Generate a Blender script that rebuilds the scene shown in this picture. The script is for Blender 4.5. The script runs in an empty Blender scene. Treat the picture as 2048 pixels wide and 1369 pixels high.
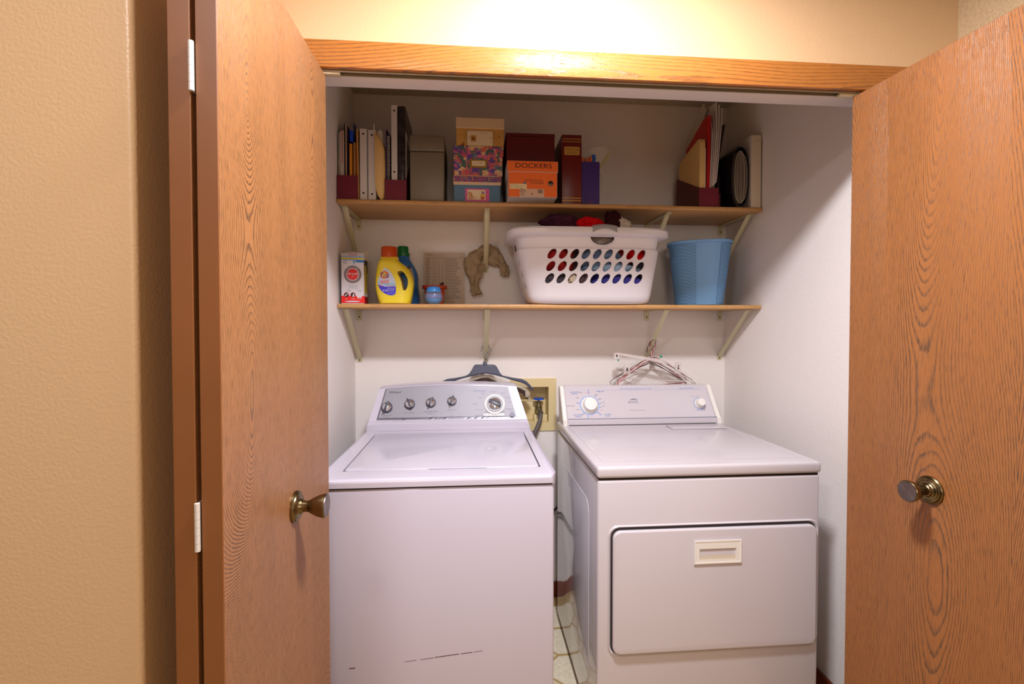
import bpy, bmesh, math, random
from mathutils import Vector, Matrix, noise as mnoise

random.seed(7)
S = bpy.context.scene
COL = S.collection
PI = math.pi

# ---------------------------------------------------------------- camera, world, lights, exposure
cam_d = bpy.data.cameras.new('camera')
cam = bpy.data.objects.new('camera', cam_d)
COL.objects.link(cam)
cam.location = (0, 0, 1.38)
cam.rotation_euler = (math.radians(90 - 1.2), 0, math.radians(-4.74))
cam_d.sensor_width = 36.0
cam_d.lens = 965 / 2048 * 36.0
cam_d.shift_y = -0.006976
cam_d.clip_start = 0.02
S.camera = cam

W = bpy.data.worlds.new('room_world')
S.world = W
W.use_nodes = True
W.node_tree.nodes['Background'].inputs[0].default_value = (1.0, 0.82, 0.68, 1)
W.node_tree.nodes['Background'].inputs[1].default_value = 0.13

def light(name, kind, loc, energy, color, size, target=None):
    d = bpy.data.lights.new(name, kind)
    d.energy = energy
    d.color = color
    if kind == 'AREA':
        d.shape = 'DISK'
        d.size = size
    else:
        d.shadow_soft_size = size
    o = bpy.data.objects.new(name, d)
    COL.objects.link(o)
    o.location = loc
    if target:
        o.rotation_euler = (Vector(target) - Vector(loc)).to_track_quat('-Z', 'Y').to_euler()
    return o

light('ceiling_lamp', 'AREA', (0.28, 0.76, 2.46), 38.0, (0.95, 0.95, 1.0), 0.21, (0.28, 0.76, 0.0))
light('hall_fill', 'AREA', (-0.62, -0.25, 2.46), 15.5, (0.97, 0.93, 0.97), 0.30, (-0.62, -0.25, 0.0))  # unseen overhead fill, added to brighten the left hall wall
light('room_fill', 'AREA', (0.25, -2.3, 1.9), 15.0, (1.0, 0.84, 0.70), 1.2, (0.3, 2.0, 1.2))  # added broad fill, stands in for the unseen room's light behind the camera

S.view_settings.view_transform = 'Standard'
S.view_settings.look = 'None'
S.view_settings.gamma = 1.0
S.view_settings.use_curve_mapping = False
S.view_settings.exposure = 0.35

# ---------------------------------------------------------------- materials
def lin(c):
    c = c / 255.0
    return c / 12.92 if c <= 0.04045 else ((c + 0.055) / 1.055) ** 2.4

def rgb(r, g, b):
    return (lin(r), lin(g), lin(b), 1.0)

MATS = {}

def mat(name, col, rough=0.5, metal=0.0, spec=0.5, coat=0.0, trans=0.0, alpha=1.0, ior=1.45, bump=None, mottle=None):
    """bump=(scale, distance[, stretch xyz]); mottle=(scale, amount) varies the colour a little"""
    if name in MATS:
        return MATS[name]
    m = bpy.data.materials.new(name)
    m.use_nodes = True
    nt = m.node_tree
    p = nt.nodes['Principled BSDF']
    p.inputs['Base Color'].default_value = rgb(*col)
    p.inputs['Roughness'].default_value = rough
    p.inputs['Metallic'].default_value = metal
    p.inputs['Specular IOR Level'].default_value = spec
    p.inputs['Coat Weight'].default_value = coat
    p.inputs['Coat Roughness'].default_value = 0.06
    p.inputs['Transmission Weight'].default_value = trans
    p.inputs['Alpha'].default_value = alpha
    p.inputs['IOR'].default_value = ior
    tc = nt.nodes.new('ShaderNodeTexCoord')
    if bump:
        mp = nt.nodes.new('ShaderNodeMapping')
        if len(bump) > 2:
            mp.inputs['Scale'].default_value = bump[2]
        nt.links.new(tc.outputs['Object'], mp.inputs[0])
        n = nt.nodes.new('ShaderNodeTexNoise')
        n.inputs['Scale'].default_value = bump[0]
        n.inputs['Detail'].default_value = 2.0
        nt.links.new(mp.outputs[0], n.inputs['Vector'])
        b = nt.nodes.new('ShaderNodeBump')
        b.inputs['Distance'].default_value = bump[1]
        b.inputs['Strength'].default_value = 1.0
        nt.links.new(n.outputs[0], b.inputs['Height'])
        nt.links.new(b.outputs[0], p.inputs['Normal'])
    if mottle:
        n = nt.nodes.new('ShaderNodeTexNoise')
        n.inputs['Scale'].default_value = mottle[0]
        n.inputs['Detail'].default_value = 4.0
        nt.links.new(tc.outputs['Object'], n.inputs['Vector'])
        r = nt.nodes.new('ShaderNodeMapRange')
        r.inputs[1].default_value = 0.3
        r.inputs[2].default_value = 0.7
        r.inputs[3].default_value = 1.0 - mottle[1]
        r.inputs[4].default_value = 1.0 + mottle[1]
        nt.links.new(n.outputs[0], r.inputs[0])
        v = nt.nodes.new('ShaderNodeHueSaturation')
        v.inputs['Color'].default_value = rgb(*col)
        nt.links.new(r.outputs[0], v.inputs['Value'])
        nt.links.new(v.outputs[0], p.inputs['Base Color'])
    MATS[name] = m
    return m

def math_node(nt, op, a, b=None, c=None):
    n = nt.nodes.new('ShaderNodeMath')
    n.operation = op
    for i, v in enumerate((a, b, c)):
        if v is None:
            continue
        if isinstance(v, (int, float)):
            n.inputs[i].default_value = v
        else:
            nt.links.new(v, n.inputs[i])
    return n.outputs[0]

def wood(name, lat, lon, base, dark, pale, ring=245.0, rise=0.5, depth=1.15, width=0.17, rough=0.42, line=0.62, fibre=0.45, off=0.0, coat=0.0, seed=0.0):
    """plain-sawn oak: cathedral rings along axis lon, across axis lat"""
    m = bpy.data.materials.new(name)
    m.use_nodes = True
    nt = m.node_tree
    p = nt.nodes['Principled BSDF']
    tc = nt.nodes.new('ShaderNodeTexCoord')
    sp = nt.nodes.new('ShaderNodeSeparateXYZ')
    nt.links.new(tc.outputs['Object'], sp.inputs[0])
    ax = {'X': sp.outputs[0], 'Y': sp.outputs[1], 'Z': sp.outputs[2]}
    u = math_node(nt, 'ADD', ax[lat], off)
    v = ax[lon]
    def noise(us, vs, detail, rough_=0.5):
        cmb = nt.nodes.new('ShaderNodeCombineXYZ')
        nt.links.new(math_node(nt, 'MULTIPLY', u, us), cmb.inputs[0])
        nt.links.new(math_node(nt, 'MULTIPLY', v, vs), cmb.inputs[1])
        cmb.inputs[2].default_value = seed
        n = nt.nodes.new('ShaderNodeTexNoise')
        n.inputs['Scale'].default_value = 1.0
        n.inputs['Detail'].default_value = detail
        n.inputs['Roughness'].default_value = rough_
        nt.links.new(cmb.outputs[0], n.inputs['Vector'])
        return n.outputs[0]
    # rings of a trunk cut by a plank: radius = sqrt(lateral^2 + depth^2), the depth wandering along the grain
    w1 = math_node(nt, 'MULTIPLY', math_node(nt, 'SUBTRACT', noise(2.0, 0.9, 1.0), 0.5), 0.16)
    d = math_node(nt, 'PINGPONG', math_node(nt, 'ADD', u, w1), width)
    dep = math_node(nt, 'MULTIPLY', math_node(nt, 'SUBTRACT', noise(0.6, rise, 1.0), 0.5), depth)
    rad = math_node(nt, 'SQRT', math_node(nt, 'ADD', math_node(nt, 'MULTIPLY', d, d), math_node(nt, 'MULTIPLY', dep, dep)))
    rad = math_node(nt, 'ADD', rad, math_node(nt, 'MULTIPLY', noise(11.0, 3.0, 2.0), 0.012))
    rad = math_node(nt, 'ADD', rad, math_node(nt, 'MULTIPLY', noise(260.0, 34.0, 2.0), 0.0015))
    r = math_node(nt, 'MULTIPLY', rad, ring)
    fr = math_node(nt, 'FRACT', r)
    mr = nt.nodes.new('ShaderNodeMapRange')
    mr.interpolation_type = 'SMOOTHSTEP'
    mr.inputs[1].default_value = 0.58
    mr.inputs[2].default_value = 0.92
    nt.links.new(fr, mr.inputs[0])
    ring_l = mr.outputs[0]
    fib = nt.nodes.new('ShaderNodeMapRange')
    fib.inputs[1].default_value = 0.40
    fib.inputs[2].default_value = 0.60
    nt.links.new(noise(620.0, 26.0, 3.0, 0.6), fib.inputs[0])
    lines = math_node(nt, 'MULTIPLY', ring_l, math_node(nt, 'ADD', math_node(nt, 'MULTIPLY', fib.outputs[0], 0.7), 0.35))
    fade = nt.nodes.new('ShaderNodeMapRange')
    fade.inputs[1].default_value = 0.36
    fade.inputs[2].default_value = 0.66
    fade.inputs[3].default_value = 0.4
    fade.inputs[4].default_value = 1.0
    nt.links.new(noise(13.0, 1.4, 2.0), fade.inputs[0])
    lines = math_node(nt, 'MULTIPLY', math_node(nt, 'MINIMUM', lines, 1.0), fade.outputs[0])
    mx1 = nt.nodes.new('ShaderNodeMixRGB')
    mx1.inputs[1].default_value = rgb(*base)
    mx1.inputs[2].default_value = rgb(*pale)
    nt.links.new(noise(14.0, 1.6, 3.0), mx1.inputs[0])
    mx2 = nt.nodes.new('ShaderNodeMixRGB')
    nt.links.new(math_node(nt, 'MULTIPLY', lines, line), mx2.inputs[0])
    nt.links.new(mx1.outputs[0], mx2.inputs[1])
    mx2.inputs[2].default_value = rgb(*dark)
    mx3 = nt.nodes.new('ShaderNodeMixRGB')
    pores = nt.nodes.new('ShaderNodeMapRange')
    pores.inputs[1].default_value = 0.55
    pores.inputs[2].default_value = 0.75
    nt.links.new(noise(900.0, 34.0, 2.0, 0.6), pores.inputs[0])
    nt.links.new(math_node(nt, 'MULTIPLY', pores.outputs[0], fibre), mx3.inputs[0])
    nt.links.new(mx2.outputs[0], mx3.inputs[1])
    mx3.inputs[2].default_value = rgb(*dark)
    nt.links.new(mx3.outputs[0], p.inputs['Base Color'])
    p.inputs['Roughness'].default_value = rough
    nt.links.new(math_node(nt, 'MULTIPLY_ADD', lines, 0.6, 0.4), p.inputs['Specular IOR Level'])
    p.inputs['Coat Weight'].default_value = coat
    p.inputs['Coat Roughness'].default_value = 0.25
    b = nt.nodes.new('ShaderNodeBump')
    b.inputs['Distance'].default_value = 0.0006
    b.invert = True
    nt.links.new(math_node(nt, 'ADD', lines, math_node(nt, 'MULTIPLY', pores.outputs[0], 0.5)), b.inputs['Height'])
    nt.links.new(b.outputs[0], p.inputs['Normal'])
    MATS[name] = m
    return m

tan_paint = mat('tan_wall_paint', (216, 180, 138), 0.36, spec=0.5, bump=(170, 0.0007))
pale_wall = mat('pale_closet_paint', (238, 231, 227), 0.62, spec=0.3, bump=(150, 0.0009))
popcorn = mat('stippled_plaster', (214, 190, 152), 0.85, spec=0.2, bump=(85, 0.003), mottle=(140, 0.12))
ceil_m = mat('popcorn_ceiling_white', (206, 196, 184), 0.95, spec=0.1, bump=(130, 0.008))
white_trim = mat('white_painted_board', (222, 214, 212), 0.45)
oak_trim = wood('honey_oak_casing', 'Z', 'X', (174, 108, 48), (104, 56, 22), (186, 120, 58), ring=110, rise=0.5, depth=0.25, width=0.2, rough=0.3, line=0.9, fibre=0.25, off=-2.06)
oak_door = wood('oak_veneer_door', 'Y', 'Z', (158, 106, 62), (58, 42, 30), (172, 118, 74), rough=0.4, line=1.0, fibre=0.7, off=0.467, depth=1.7, rise=0.8, seed=1.9)
oak_door_r = wood('oak_veneer_door_right', 'Y', 'Z', (150, 94, 50), (64, 46, 32), (164, 106, 60), rough=0.4, line=0.95, fibre=0.65, off=0.26, width=0.15, seed=3.7)
oak_shelf = wood('oak_shelf_wood', 'Y', 'X', (196, 146, 88), (140, 92, 48), (206, 160, 104), ring=60, rise=0.5, depth=0.3, width=0.3, rough=0.4, line=0.5, fibre=0.3, off=0.1, seed=1.3)
door_edge = mat('brown_stained_edge', (136, 84, 44), 0.45, mottle=(6, 0.08))
red_base = mat('red_brown_baseboard', (118, 48, 22), 0.4, mottle=(20, 0.15))
enamel = mat('white_enamel', (202, 195, 201), 0.22, spec=0.5, coat=0.3)
enamel_w = mat('white_enamel_washer', (198, 192, 207), 0.2, spec=0.5, coat=0.3)
plastic_w = mat('ivory_white_plastic', (232, 228, 222), 0.35)
dark_gap = mat('dark_gap', (38, 30, 30), 0.8)
silver = mat('brushed_silver_panel', (206, 203, 213), 0.48, metal=0.18, bump=(60, 0.0001, (1, 30, 30)))
chrome = mat('chrome_plastic', (214, 214, 224), 0.14, metal=0.9)
knob_dark = mat('charcoal_plastic', (66, 66, 80), 0.35)
grey_print = mat('grey_print', (130, 130, 146), 0.5)
blue_print = mat('blue_print', (92, 124, 200), 0.5)
pink_print = mat('pink_print', (226, 150, 160), 0.5)
pale_grey = mat('pale_grey_band', (196, 190, 200), 0.4)
white_m = mat('white_card', (232, 228, 226), 0.55)
paper = mat('white_paper', (224, 216, 210), 0.75)
cream_steel = mat('cream_painted_steel', (212, 204, 168), 0.42)
screw_m = mat('screw_head', (96, 90, 78), 0.4, metal=0.6)
brass = mat('antique_brass', (128, 112, 82), 0.27, metal=1.0)
brass_dark = mat('antique_brass_dark', (112, 96, 84), 0.3, metal=1.0)
hinge_m = mat('pale_hinge_steel', (222, 214, 204), 0.35, metal=0.2)
track_m = mat('track_aluminium', (176, 164, 140), 0.4, metal=0.5)

# ---------------------------------------------------------------- geometry helpers
class G:
    """collects shapes in one bmesh"""
    def __init__(s):
        s.bm = bmesh.new()

    def box(s, x0, x1, y0, y1, z0, z1, bev=0.0, seg=2, mi=0):
        vs = [s.bm.verts.new((x, y, z)) for z in (z0, z1) for y in (y0, y1) for x in (x0, x1)]
        fs = [s.bm.faces.new([vs[i] for i in q]) for q in ((0, 2, 3, 1), (4, 5, 7, 6), (0, 1, 5, 4), (2, 6, 7, 3), (0, 4, 6, 2), (1, 3, 7, 5))]
        for f in fs:
            f.material_index = mi
        if bev > 0:
            es = list({e for f in fs for e in f.edges})
            bmesh.ops.bevel(s.bm, geom=es, offset=bev, segments=seg, profile=0.5, affect='EDGES', clamp_overlap=True)
        return s

    def prism(s, pts, axis, a0, a1, bev=0.0, seg=2):
        """pts 2-D outline in the two other axes (x,z for Y; y,z for X; x,y for Z)"""
        def P(p, a):
            return {'X': (a, p[0], p[1]), 'Y': (p[0], a, p[1]), 'Z': (p[0], p[1], a)}[axis]
        A = [s.bm.verts.new(P(p, a0)) for p in pts]
        B = [s.bm.verts.new(P(p, a1)) for p in pts]
        n = len(pts)
        fs = [s.bm.faces.new(A[::-1]), s.bm.faces.new(B)]
        for i in range(n):
            fs.append(s.bm.faces.new((A[i], A[(i + 1) % n], B[(i + 1) % n], B[i])))
        bmesh.ops.recalc_face_normals(s.bm, faces=fs)
        if bev > 0:
            es = list({e for f in fs[:2] for e in f.edges})
            bmesh.ops.bevel(s.bm, geom=es, offset=bev, segments=seg, profile=0.5, affect='EDGES', clamp_overlap=True)
        return s

    def loft(s, rings, cap0=True, cap1=True, closed=True):
        R = [[s.bm.verts.new(p) for p in r] for r in rings]
        n = len(rings[0])
        fs = []
        m = n if closed else n - 1
        for a, b in zip(R[:-1], R[1:]):
            for i in range(m):
                fs.append(s.bm.faces.new((a[i], a[(i + 1) % n], b[(i + 1) % n], b[i])))
        if cap0:
            fs.append(s.bm.faces.new(R[0][::-1]))
        if cap1:
            fs.append(s.bm.faces.new(R[-1]))
        bmesh.ops.recalc_face_normals(s.bm, faces=fs)
        return s

    def lathe(s, prof, c=(0, 0, 0), axis=(0, 0, 1), seg=28, sx=1.0, sy=1.0):
        """prof [(radius, height)]"""
        q = Vector((0, 0, 1)).rotation_difference(Vector(axis).normalized())
        rings = []
        for r, h in prof:
            rings.append([Vector(c) + q @ Vector((max(r, 1e-5) * sx * math.cos(2 * PI * i / seg), max(r, 1e-5) * sy * math.sin(2 * PI * i / seg), h)) for i in range(seg)])
        return s.loft(rings)

    def tube(s, path, r, seg=8, closed=False, flat=1.0):
        path = [Vector(p) for p in path]
        n = len(path)
        rings = []
        up = None
        for i, p in enumerate(path):
            if closed:
                t = path[(i + 1) % n] - path[i - 1]
            else:
                t = path[min(i + 1, n - 1)] - path[max(i - 1, 0)]
            t.normalize()
            if up is None:
                up = Vector((0, 0, 1)) if abs(t.z) < 0.9 else Vector((0, 1, 0))
            a = t.cross(up)
            if a.length < 1e-4:
                a = t.cross(Vector((1, 0, 0)))
            a.normalize()
            b = a.cross(t).normalized()
            up = b
            rr = r[i] if isinstance(r, (list, tuple)) else r
            rings.append([p + a * rr * math.cos(2 * PI * k / seg) + b * rr * flat * math.sin(2 * PI * k / seg) for k in range(seg)])
        if closed:
            rings.append(rings[0])
            s.loft(rings, False, False)
            bmesh.ops.remove_doubles(s.bm, verts=s.bm.verts, dist=1e-5)
            return s
        return s.loft(rings)

    def frame(s, x0, x1, z0, z1, hx0, hx1, hz0, hz1, y0, y1):
        """plate in the xz plane with a rectangular hole"""
        def ring(a, b, c, d, y):
            return [s.bm.verts.new(p) for p in ((a, y, c), (b, y, c), (b, y, d), (a, y, d))]
        o0, o1 = ring(x0, x1, z0, z1, y0), ring(x0, x1, z0, z1, y1)
        i0, i1 = ring(hx0, hx1, hz0, hz1, y0), ring(hx0, hx1, hz0, hz1, y1)
        fs = []
        for k in range(4):
            j = (k + 1) % 4
            fs += [s.bm.faces.new(q) for q in ((o0[k], o0[j], i0[j], i0[k]), (o1[k], i1[k], i1[j], o1[j]), (o0[k], o1[k], o1[j], o0[j]), (i0[k], i0[j], i1[j], i1[k]))]
        bmesh.ops.recalc_face_normals(s.bm, faces=fs)
        return s

    def warp(s, fn):
        for v in s.bm.verts:
            v.co = fn(v.co)
        return s

    def move(s, m):
        s.bm.transform(m)
        return s


def link(name, g, m, parent=None, sharp=35, root_loc=True):
    """one mesh object; coordinates of a child are world ones and are shifted to its root"""
    me = bpy.data.meshes.new(name)
    if parent is not None and root_loc:
        base = parent
        while base.parent:
            base = base.parent
        g.bm.transform(Matrix.Translation(-base.location))
    bmesh.ops.recalc_face_normals(g.bm, faces=g.bm.faces)
    g.bm.to_mesh(me)
    g.bm.free()
    for mm in (m if isinstance(m, (list, tuple)) else [m]):
        me.materials.append(mm)
    if sharp:
        me.polygons.foreach_set('use_smooth', [True] * len(me.polygons))
        me.set_sharp_from_angle(angle=math.radians(sharp))
    o = bpy.data.objects.new(name, me)
    COL.objects.link(o)
    if parent is not None:
        o.parent = parent
    return o

def tag(o, label=None, cat=None, group=None, kind=None):
    for k, v in (('label', label), ('category', cat), ('group', group), ('kind', kind)):
        if v:
            o[k] = v
    return o

def thing(name, label, cat, loc=(0, 0, 0), group=None):
    o = bpy.data.objects.new(name, None)
    o.empty_display_size = 0.05
    COL.objects.link(o)
    o.location = loc
    return tag(o, label, cat, group)

def struct(name, g, m, parent=None, sharp=35):
    o = link(name, g, m, parent, sharp)
    if parent is None:
        o['kind'] = 'structure'
    return o

def copy_thing(root, label, rename=None):
    """a copy of a thing with its parts and sub-parts"""
    r = root.copy()
    COL.objects.link(r)
    r['label'] = label
    for ch in list(root.children):
        c = ch.copy()
        COL.objects.link(c)
        c.parent = r
        for g2 in ch.children:
            d = g2.copy()
            COL.objects.link(d)
            d.parent = c
    return r

def words(name, body, x, y, z, width, height, m, parent, tilt=90.0, depth=0.0002, yaw=0.0, align='CENTER'):
    """printed or embossed lettering as a text curve, fitted to width x height, centred at x,z on a face looking to -Y"""
    cu = bpy.data.curves.new(name, 'FONT')
    cu.body = body
    cu.align_x = 'CENTER'
    cu.align_y = 'CENTER'
    cu.size = 1.0
    cu.extrude = 0.0
    cu.materials.append(m)
    o = bpy.data.objects.new(name, cu)
    COL.objects.link(o)
    base = parent
    while base.parent:
        base = base.parent
    o.parent = parent
    o.location = Vector((x, y, z)) - base.location
    o.rotation_euler = (math.radians(tilt), 0, math.radians(yaw))
    TEXTS.append((o, width, height))
    return o
TEXTS = []

def plate(name, pts, y, m, parent, t=0.0005):
    """flat printed patch lying on a face that looks to -Y"""
    return link(name, G().prism(pts, 'Y', y - t, y), m, parent, sharp=None)

def rect(x0, x1, z0, z1, r=0.0, n=4):
    if r <= 0:
        return [(x0, z0), (x1, z0), (x1, z1), (x0, z1)]
    out = []
    for cx, cz, a in ((x1 - r, z0 + r, -90), (x1 - r, z1 - r, 0), (x0 + r, z1 - r, 90), (x0 + r, z0 + r, 180)):
        for k in range(n + 1):
            t = math.radians(a + 90 * k / n)
            out.append((cx + r * math.cos(t), cz + r * math.sin(t)))
    return out

def ell(cx, cz, rx, rz, n=24, rot=0.0):
    c, s_ = math.cos(rot), math.sin(rot)
    return [(cx + rx * math.cos(2 * PI * i / n) * c - rz * math.sin(2 * PI * i / n) * s_, cz + rx * math.cos(2 * PI * i / n) * s_ + rz * math.sin(2 * PI * i / n) * c) for i in range(n)]

def super_ring(cx, cy, z, hx, hy, e=4.0, n=40):
    out = []
    for i in range(n):
        t = 2 * PI * i / n
        c, s_ = math.cos(t), math.sin(t)
        out.append((cx + hx * math.copysign(abs(c) ** (2 / e), c), cy + hy * math.copysign(abs(s_) ** (2 / e), s_), z))
    return out

def boolean_cut(o, cutter):
    """subtract the cutter mesh from o, keep the result as o's mesh"""
    co = bpy.data.objects.new('cutter', bpy.data.meshes.new('cutter'))
    cutter.bm.to_mesh(co.data)
    cutter.bm.free()
    COL.objects.link(co)
    md = o.modifiers.new('cut', 'BOOLEAN')
    md.operation = 'DIFFERENCE'
    md.solver = 'EXACT'
    md.object = co
    bpy.context.view_layer.update()
    dg = bpy.context.evaluated_depsgraph_get()
    me = bpy.data.meshes.new_from_object(o.evaluated_get(dg))
    o.modifiers.clear()
    old = o.data
    o.data = me
    bpy.data.meshes.remove(old)
    bpy.data.objects.remove(co)
    me.polygons.foreach_set('use_smooth', [True] * len(me.polygons))
    me.set_sharp_from_angle(angle=math.radians(40))

def slab(x0, x1, y0, y1, z0, z1, bev=0.003, seg=2):
    return G().box(x0, x1, y0, y1, z0, z1, bev, seg)

# ================================================================= the room
# floor with octagon-and-square vinyl tiles
fl = struct('floor', G().box(-2.4, 1.75, -2.2, 2.5, -0.05, 0.0), mat('tan_vinyl_joint', (176, 146, 96), 0.5), sharp=None)
tile_m = mat('cream_vinyl_tile', (224, 212, 186), 0.4, mottle=(60, 0.12))
tile_s = mat('cream_vinyl_tile_small', (216, 200, 168), 0.4, mottle=(70, 0.18))
P_ = 0.176
oct_pts = []
for k in range(8):
    a = math.radians(22.5 + 45 * k)
    oct_pts.append((0.0815 * math.cos(a) / math.cos(math.radians(22.5)) * 0.985, 0.0815 * math.sin(a) / math.cos(math.radians(22.5)) * 0.985))
sq = 0.047
sq_pts = [(sq, 0), (0, sq), (-sq, 0), (0, -sq)]
def tile_mesh(nm, pts, m):
    g = G().prism(pts, 'Z', 0.0, 0.0022)
    me = bpy.data.meshes.new(nm)
    g.bm.to_mesh(me)
    g.bm.free()
    me.materials.append(m)
    return me
om, sm = tile_mesh('octagon_tile', oct_pts, tile_m), tile_mesh('square_tile', sq_pts, tile_s)
for i in range(2):
    for j in range(6):
        for nm, me, dx in (('octagon_tile', om, 0.0), ('square_tile', sm, P_ / 2)):
            o = bpy.data.objects.new(nm, me)
            COL.objects.link(o)
            o.parent = fl
            o.location = (0.214 + i * P_ + dx, 1.346 + j * P_ + dx, 0.0)

struct('ceiling', G().box(-2.4, 1.75, -2.2, 2.5, 2.492, 2.55), ceil_m, sharp=None)
struct('wall_back', G().frame(-0.70, 1.46, 0, 2.492, 0.217, 0.384, 0.888, 1.069, 2.40, 2.52), pale_wall, sharp=None)
struct('wall_left', G().box(-0.66, -0.566, 1.44, 2.40, 0, 2.492), pale_wall, sharp=None)
struct('wall_right', G().box(1.305, 1.40, 1.44, 2.40, 0, 2.492), pale_wall, sharp=None)
# closet front wall with the door opening
struct('wall_front', G().prism([(-0.66, 0), (-0.455, 0), (-0.455, 2.069), (1.235, 2.069), (1.235, 0), (1.50, 0), (1.50, 2.492), (-0.66, 2.492)], 'Y', 1.34, 1.44), tan_paint, sharp=None)
# hall wall at the left with a rounded corner and its short return towards the closet
hl = G()
pts = [(-2.4, 0.800), (-0.536, 0.800)]
for k in range(7):
    a = math.radians(-90 + 90 * k / 6)
    pts.append((-0.531 + 0.009 * math.cos(a), 0.809 + 0.009 * math.sin(a)))
pts += [(-0.522, 1.34), (-0.66, 1.34), (-0.66, 0.9), (-2.4, 0.9)]
hl.prism(pts, 'Z', 0, 2.492)
struct('wall_hall_left', hl, tan_paint, sharp=30)
struct('wall_hall_right', G().box(1.443, 1.60, -2.2, 1.34, 0, 2.492), popcorn, sharp=None)

# baseboards
struct('baseboard_back', G().box(-0.566, 1.305, 2.387, 2.40, 0, 0.078, 0.004), red_base)
struct('baseboard_left', G().box(-0.566, -0.553, 1.44, 2.385, 0, 0.078, 0.004), red_base)
struct('baseboard_right', G().box(1.292, 1.305, 1.44, 2.385, 0, 0.078, 0.004), red_base)

# oak casing round the opening and the white board behind it
struct('trim_1', G().box(-0.511, 1.30, 1.325, 1.34, 2.062, 2.135, 0.004), oak_trim)
oak_leg = wood('honey_oak_leg', 'X', 'Z', (200, 124, 48), (138, 72, 24), (214, 140, 62), ring=110, rise=0.5, depth=0.25, width=0.2, rough=0.35)
struct('trim_2', G().box(-0.511, -0.448, 1.325, 1.34, 0, 2.062, 0.004), oak_leg)
struct('trim_3', G().box(1.236, 1.30, 1.325, 1.34, 0, 2.062, 0.004), oak_leg)
struct('trim_4', G().box(-0.455, 1.235, 1.366, 1.441, 2.066, 2.0692, 0.0008), white_trim)

# bifold track under the header
tr = thing('door_track', 'thin pale metal bifold door track fixed under the oak header', 'track', (0.39, 1.352, 2.056))
link('rail', G().prism([(1.3405, 2.0695), (1.3405, 2.058), (1.343, 2.058), (1.343, 2.066), (1.361, 2.066), (1.361, 2.058), (1.3645, 2.058), (1.3645, 2.0695)], 'X', -0.445, 1.225), track_m, tr)
link('rail_slot', G().box(-0.445, 1.225, 1.3435, 1.349, 2.0595, 2.0655), dark_gap, tr, sharp=None)
for nm, x0, x1 in (('pivot_bracket', -0.445, -0.352), ('pivot_bracket', 1.075, 1.225)):
    link(nm, G().box(x0, x1, 1.3435, 1.360, 2.053, 2.060, 0.001), mat('pivot_bracket_metal', (206, 190, 156), 0.35, metal=0.3), tr)

# ---------------------------------------------------------------- bifold doors
def knob(parent, px, py, pz, sgn):
    """tulip knob on a round stepped rosette, axis along +-X"""
    ax = (sgn, 0, 0)
    k = link('door_knob', G().lathe([(0.0, 0.006), (0.0135, 0.006), (0.0125, 0.020), (0.0118, 0.026), (0.0135, 0.031), (0.0185, 0.040), (0.0235, 0.051), (0.0262, 0.062), (0.0265, 0.066), (0.0255, 0.0675), (0.0, 0.0675)], (px, py, pz), ax, 36), brass, parent, sharp=28)
    link('rosette', G().lathe([(0, 0), (0.0345, 0), (0.0345, 0.004), (0.0325, 0.0065), (0.0305, 0.0055), (0.0295, 0.008), (0.027, 0.0095), (0.0245, 0.0085), (0.022, 0.0105), (0.0185, 0.010), (0.0165, 0.012), (0.0150, 0.017), (0.0135, 0.0185), (0, 0.0185)], (px, py, pz), ax, 40), brass, k, sharp=25)
    spin = MATS.get('spun_knob_face') or spun_face()
    kf = link('knob_face', G().lathe([(0, 0.0672), (0.0243, 0.0672), (0.0238, 0.0686), (0.0, 0.0676)], (px, py, pz), ax, 36), spin, k, sharp=25)
    recentre(kf, (px, py, pz))

def recentre(o, wp):
    base = o.parent
    while base.parent:
        base = base.parent
    off = Vector(wp) - base.location
    o.data.transform(Matrix.Translation(-off))
    o.location = off

def spun_face():
    """dark spun-metal end of the knob: fine turned circles that catch the light in wedges"""
    m = mat('spun_knob_face', (120, 108, 104), 0.26, metal=1.0)
    p = m.node_tree.nodes['Principled BSDF']
    p.inputs['Anisotropic'].default_value = 0.85
    t = m.node_tree.nodes.new('ShaderNodeTangent')
    t.direction_type = 'RADIAL'
    t.axis = 'X'
    m.node_tree.links.new(t.outputs[0], p.inputs['Tangent'])
    return m

def hinge(parent, x, y, z, length=0.076):
    h = link('hinge', G().box(x - 0.0006, x + 0.0006, y, y + 0.030, z - length / 2, z + length / 2), hinge_m, parent, sharp=None)
    n = 6
    for k in range(n):
        z0 = z - length / 2 + k * length / n
        link('knuckle', G().lathe([(0, 0.0002), (0.0040, 0.0002), (0.0040, length / n - 0.0002), (0, length / n - 0.0002)], (x, y - 0.003, z0), (0, 0, 1), 12), hinge_m, h)

def door_panel(parent, xa, xb, y0, y1, z0, z1, oak):
    """slab whose two wide faces are veneer and whose edges are stained"""
    g = G().box(xa, xb, y0, y1, z0, z1, 0.0012, 1)
    g.bm.normal_update()
    for f in g.bm.faces:
        f.material_index = 0 if abs(f.normal.x) > 0.9 else 1
    return link('door_panel', g, [oak, door_edge], parent)

d1 = thing('door_1', None, None, (-0.40, 1.36, 0.0))
d1['kind'] = 'structure'
d1['label'] = 'left oak bifold door folded open, panel edges and two hinges facing out'
p1 = door_panel(d1, -0.4245, -0.392, 0.79, 1.352, 0.012, 2.052, oak_door)
p2 = door_panel(d1, -0.4655, -0.4320, 0.79, 1.352, 0.012, 2.052, oak_door)
for hz in (0.28, 1.063, 1.777):
    hinge(d1, -0.4283, 0.789, hz)
knob(d1, -0.392, 1.10, 0.976, 1)

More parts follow.
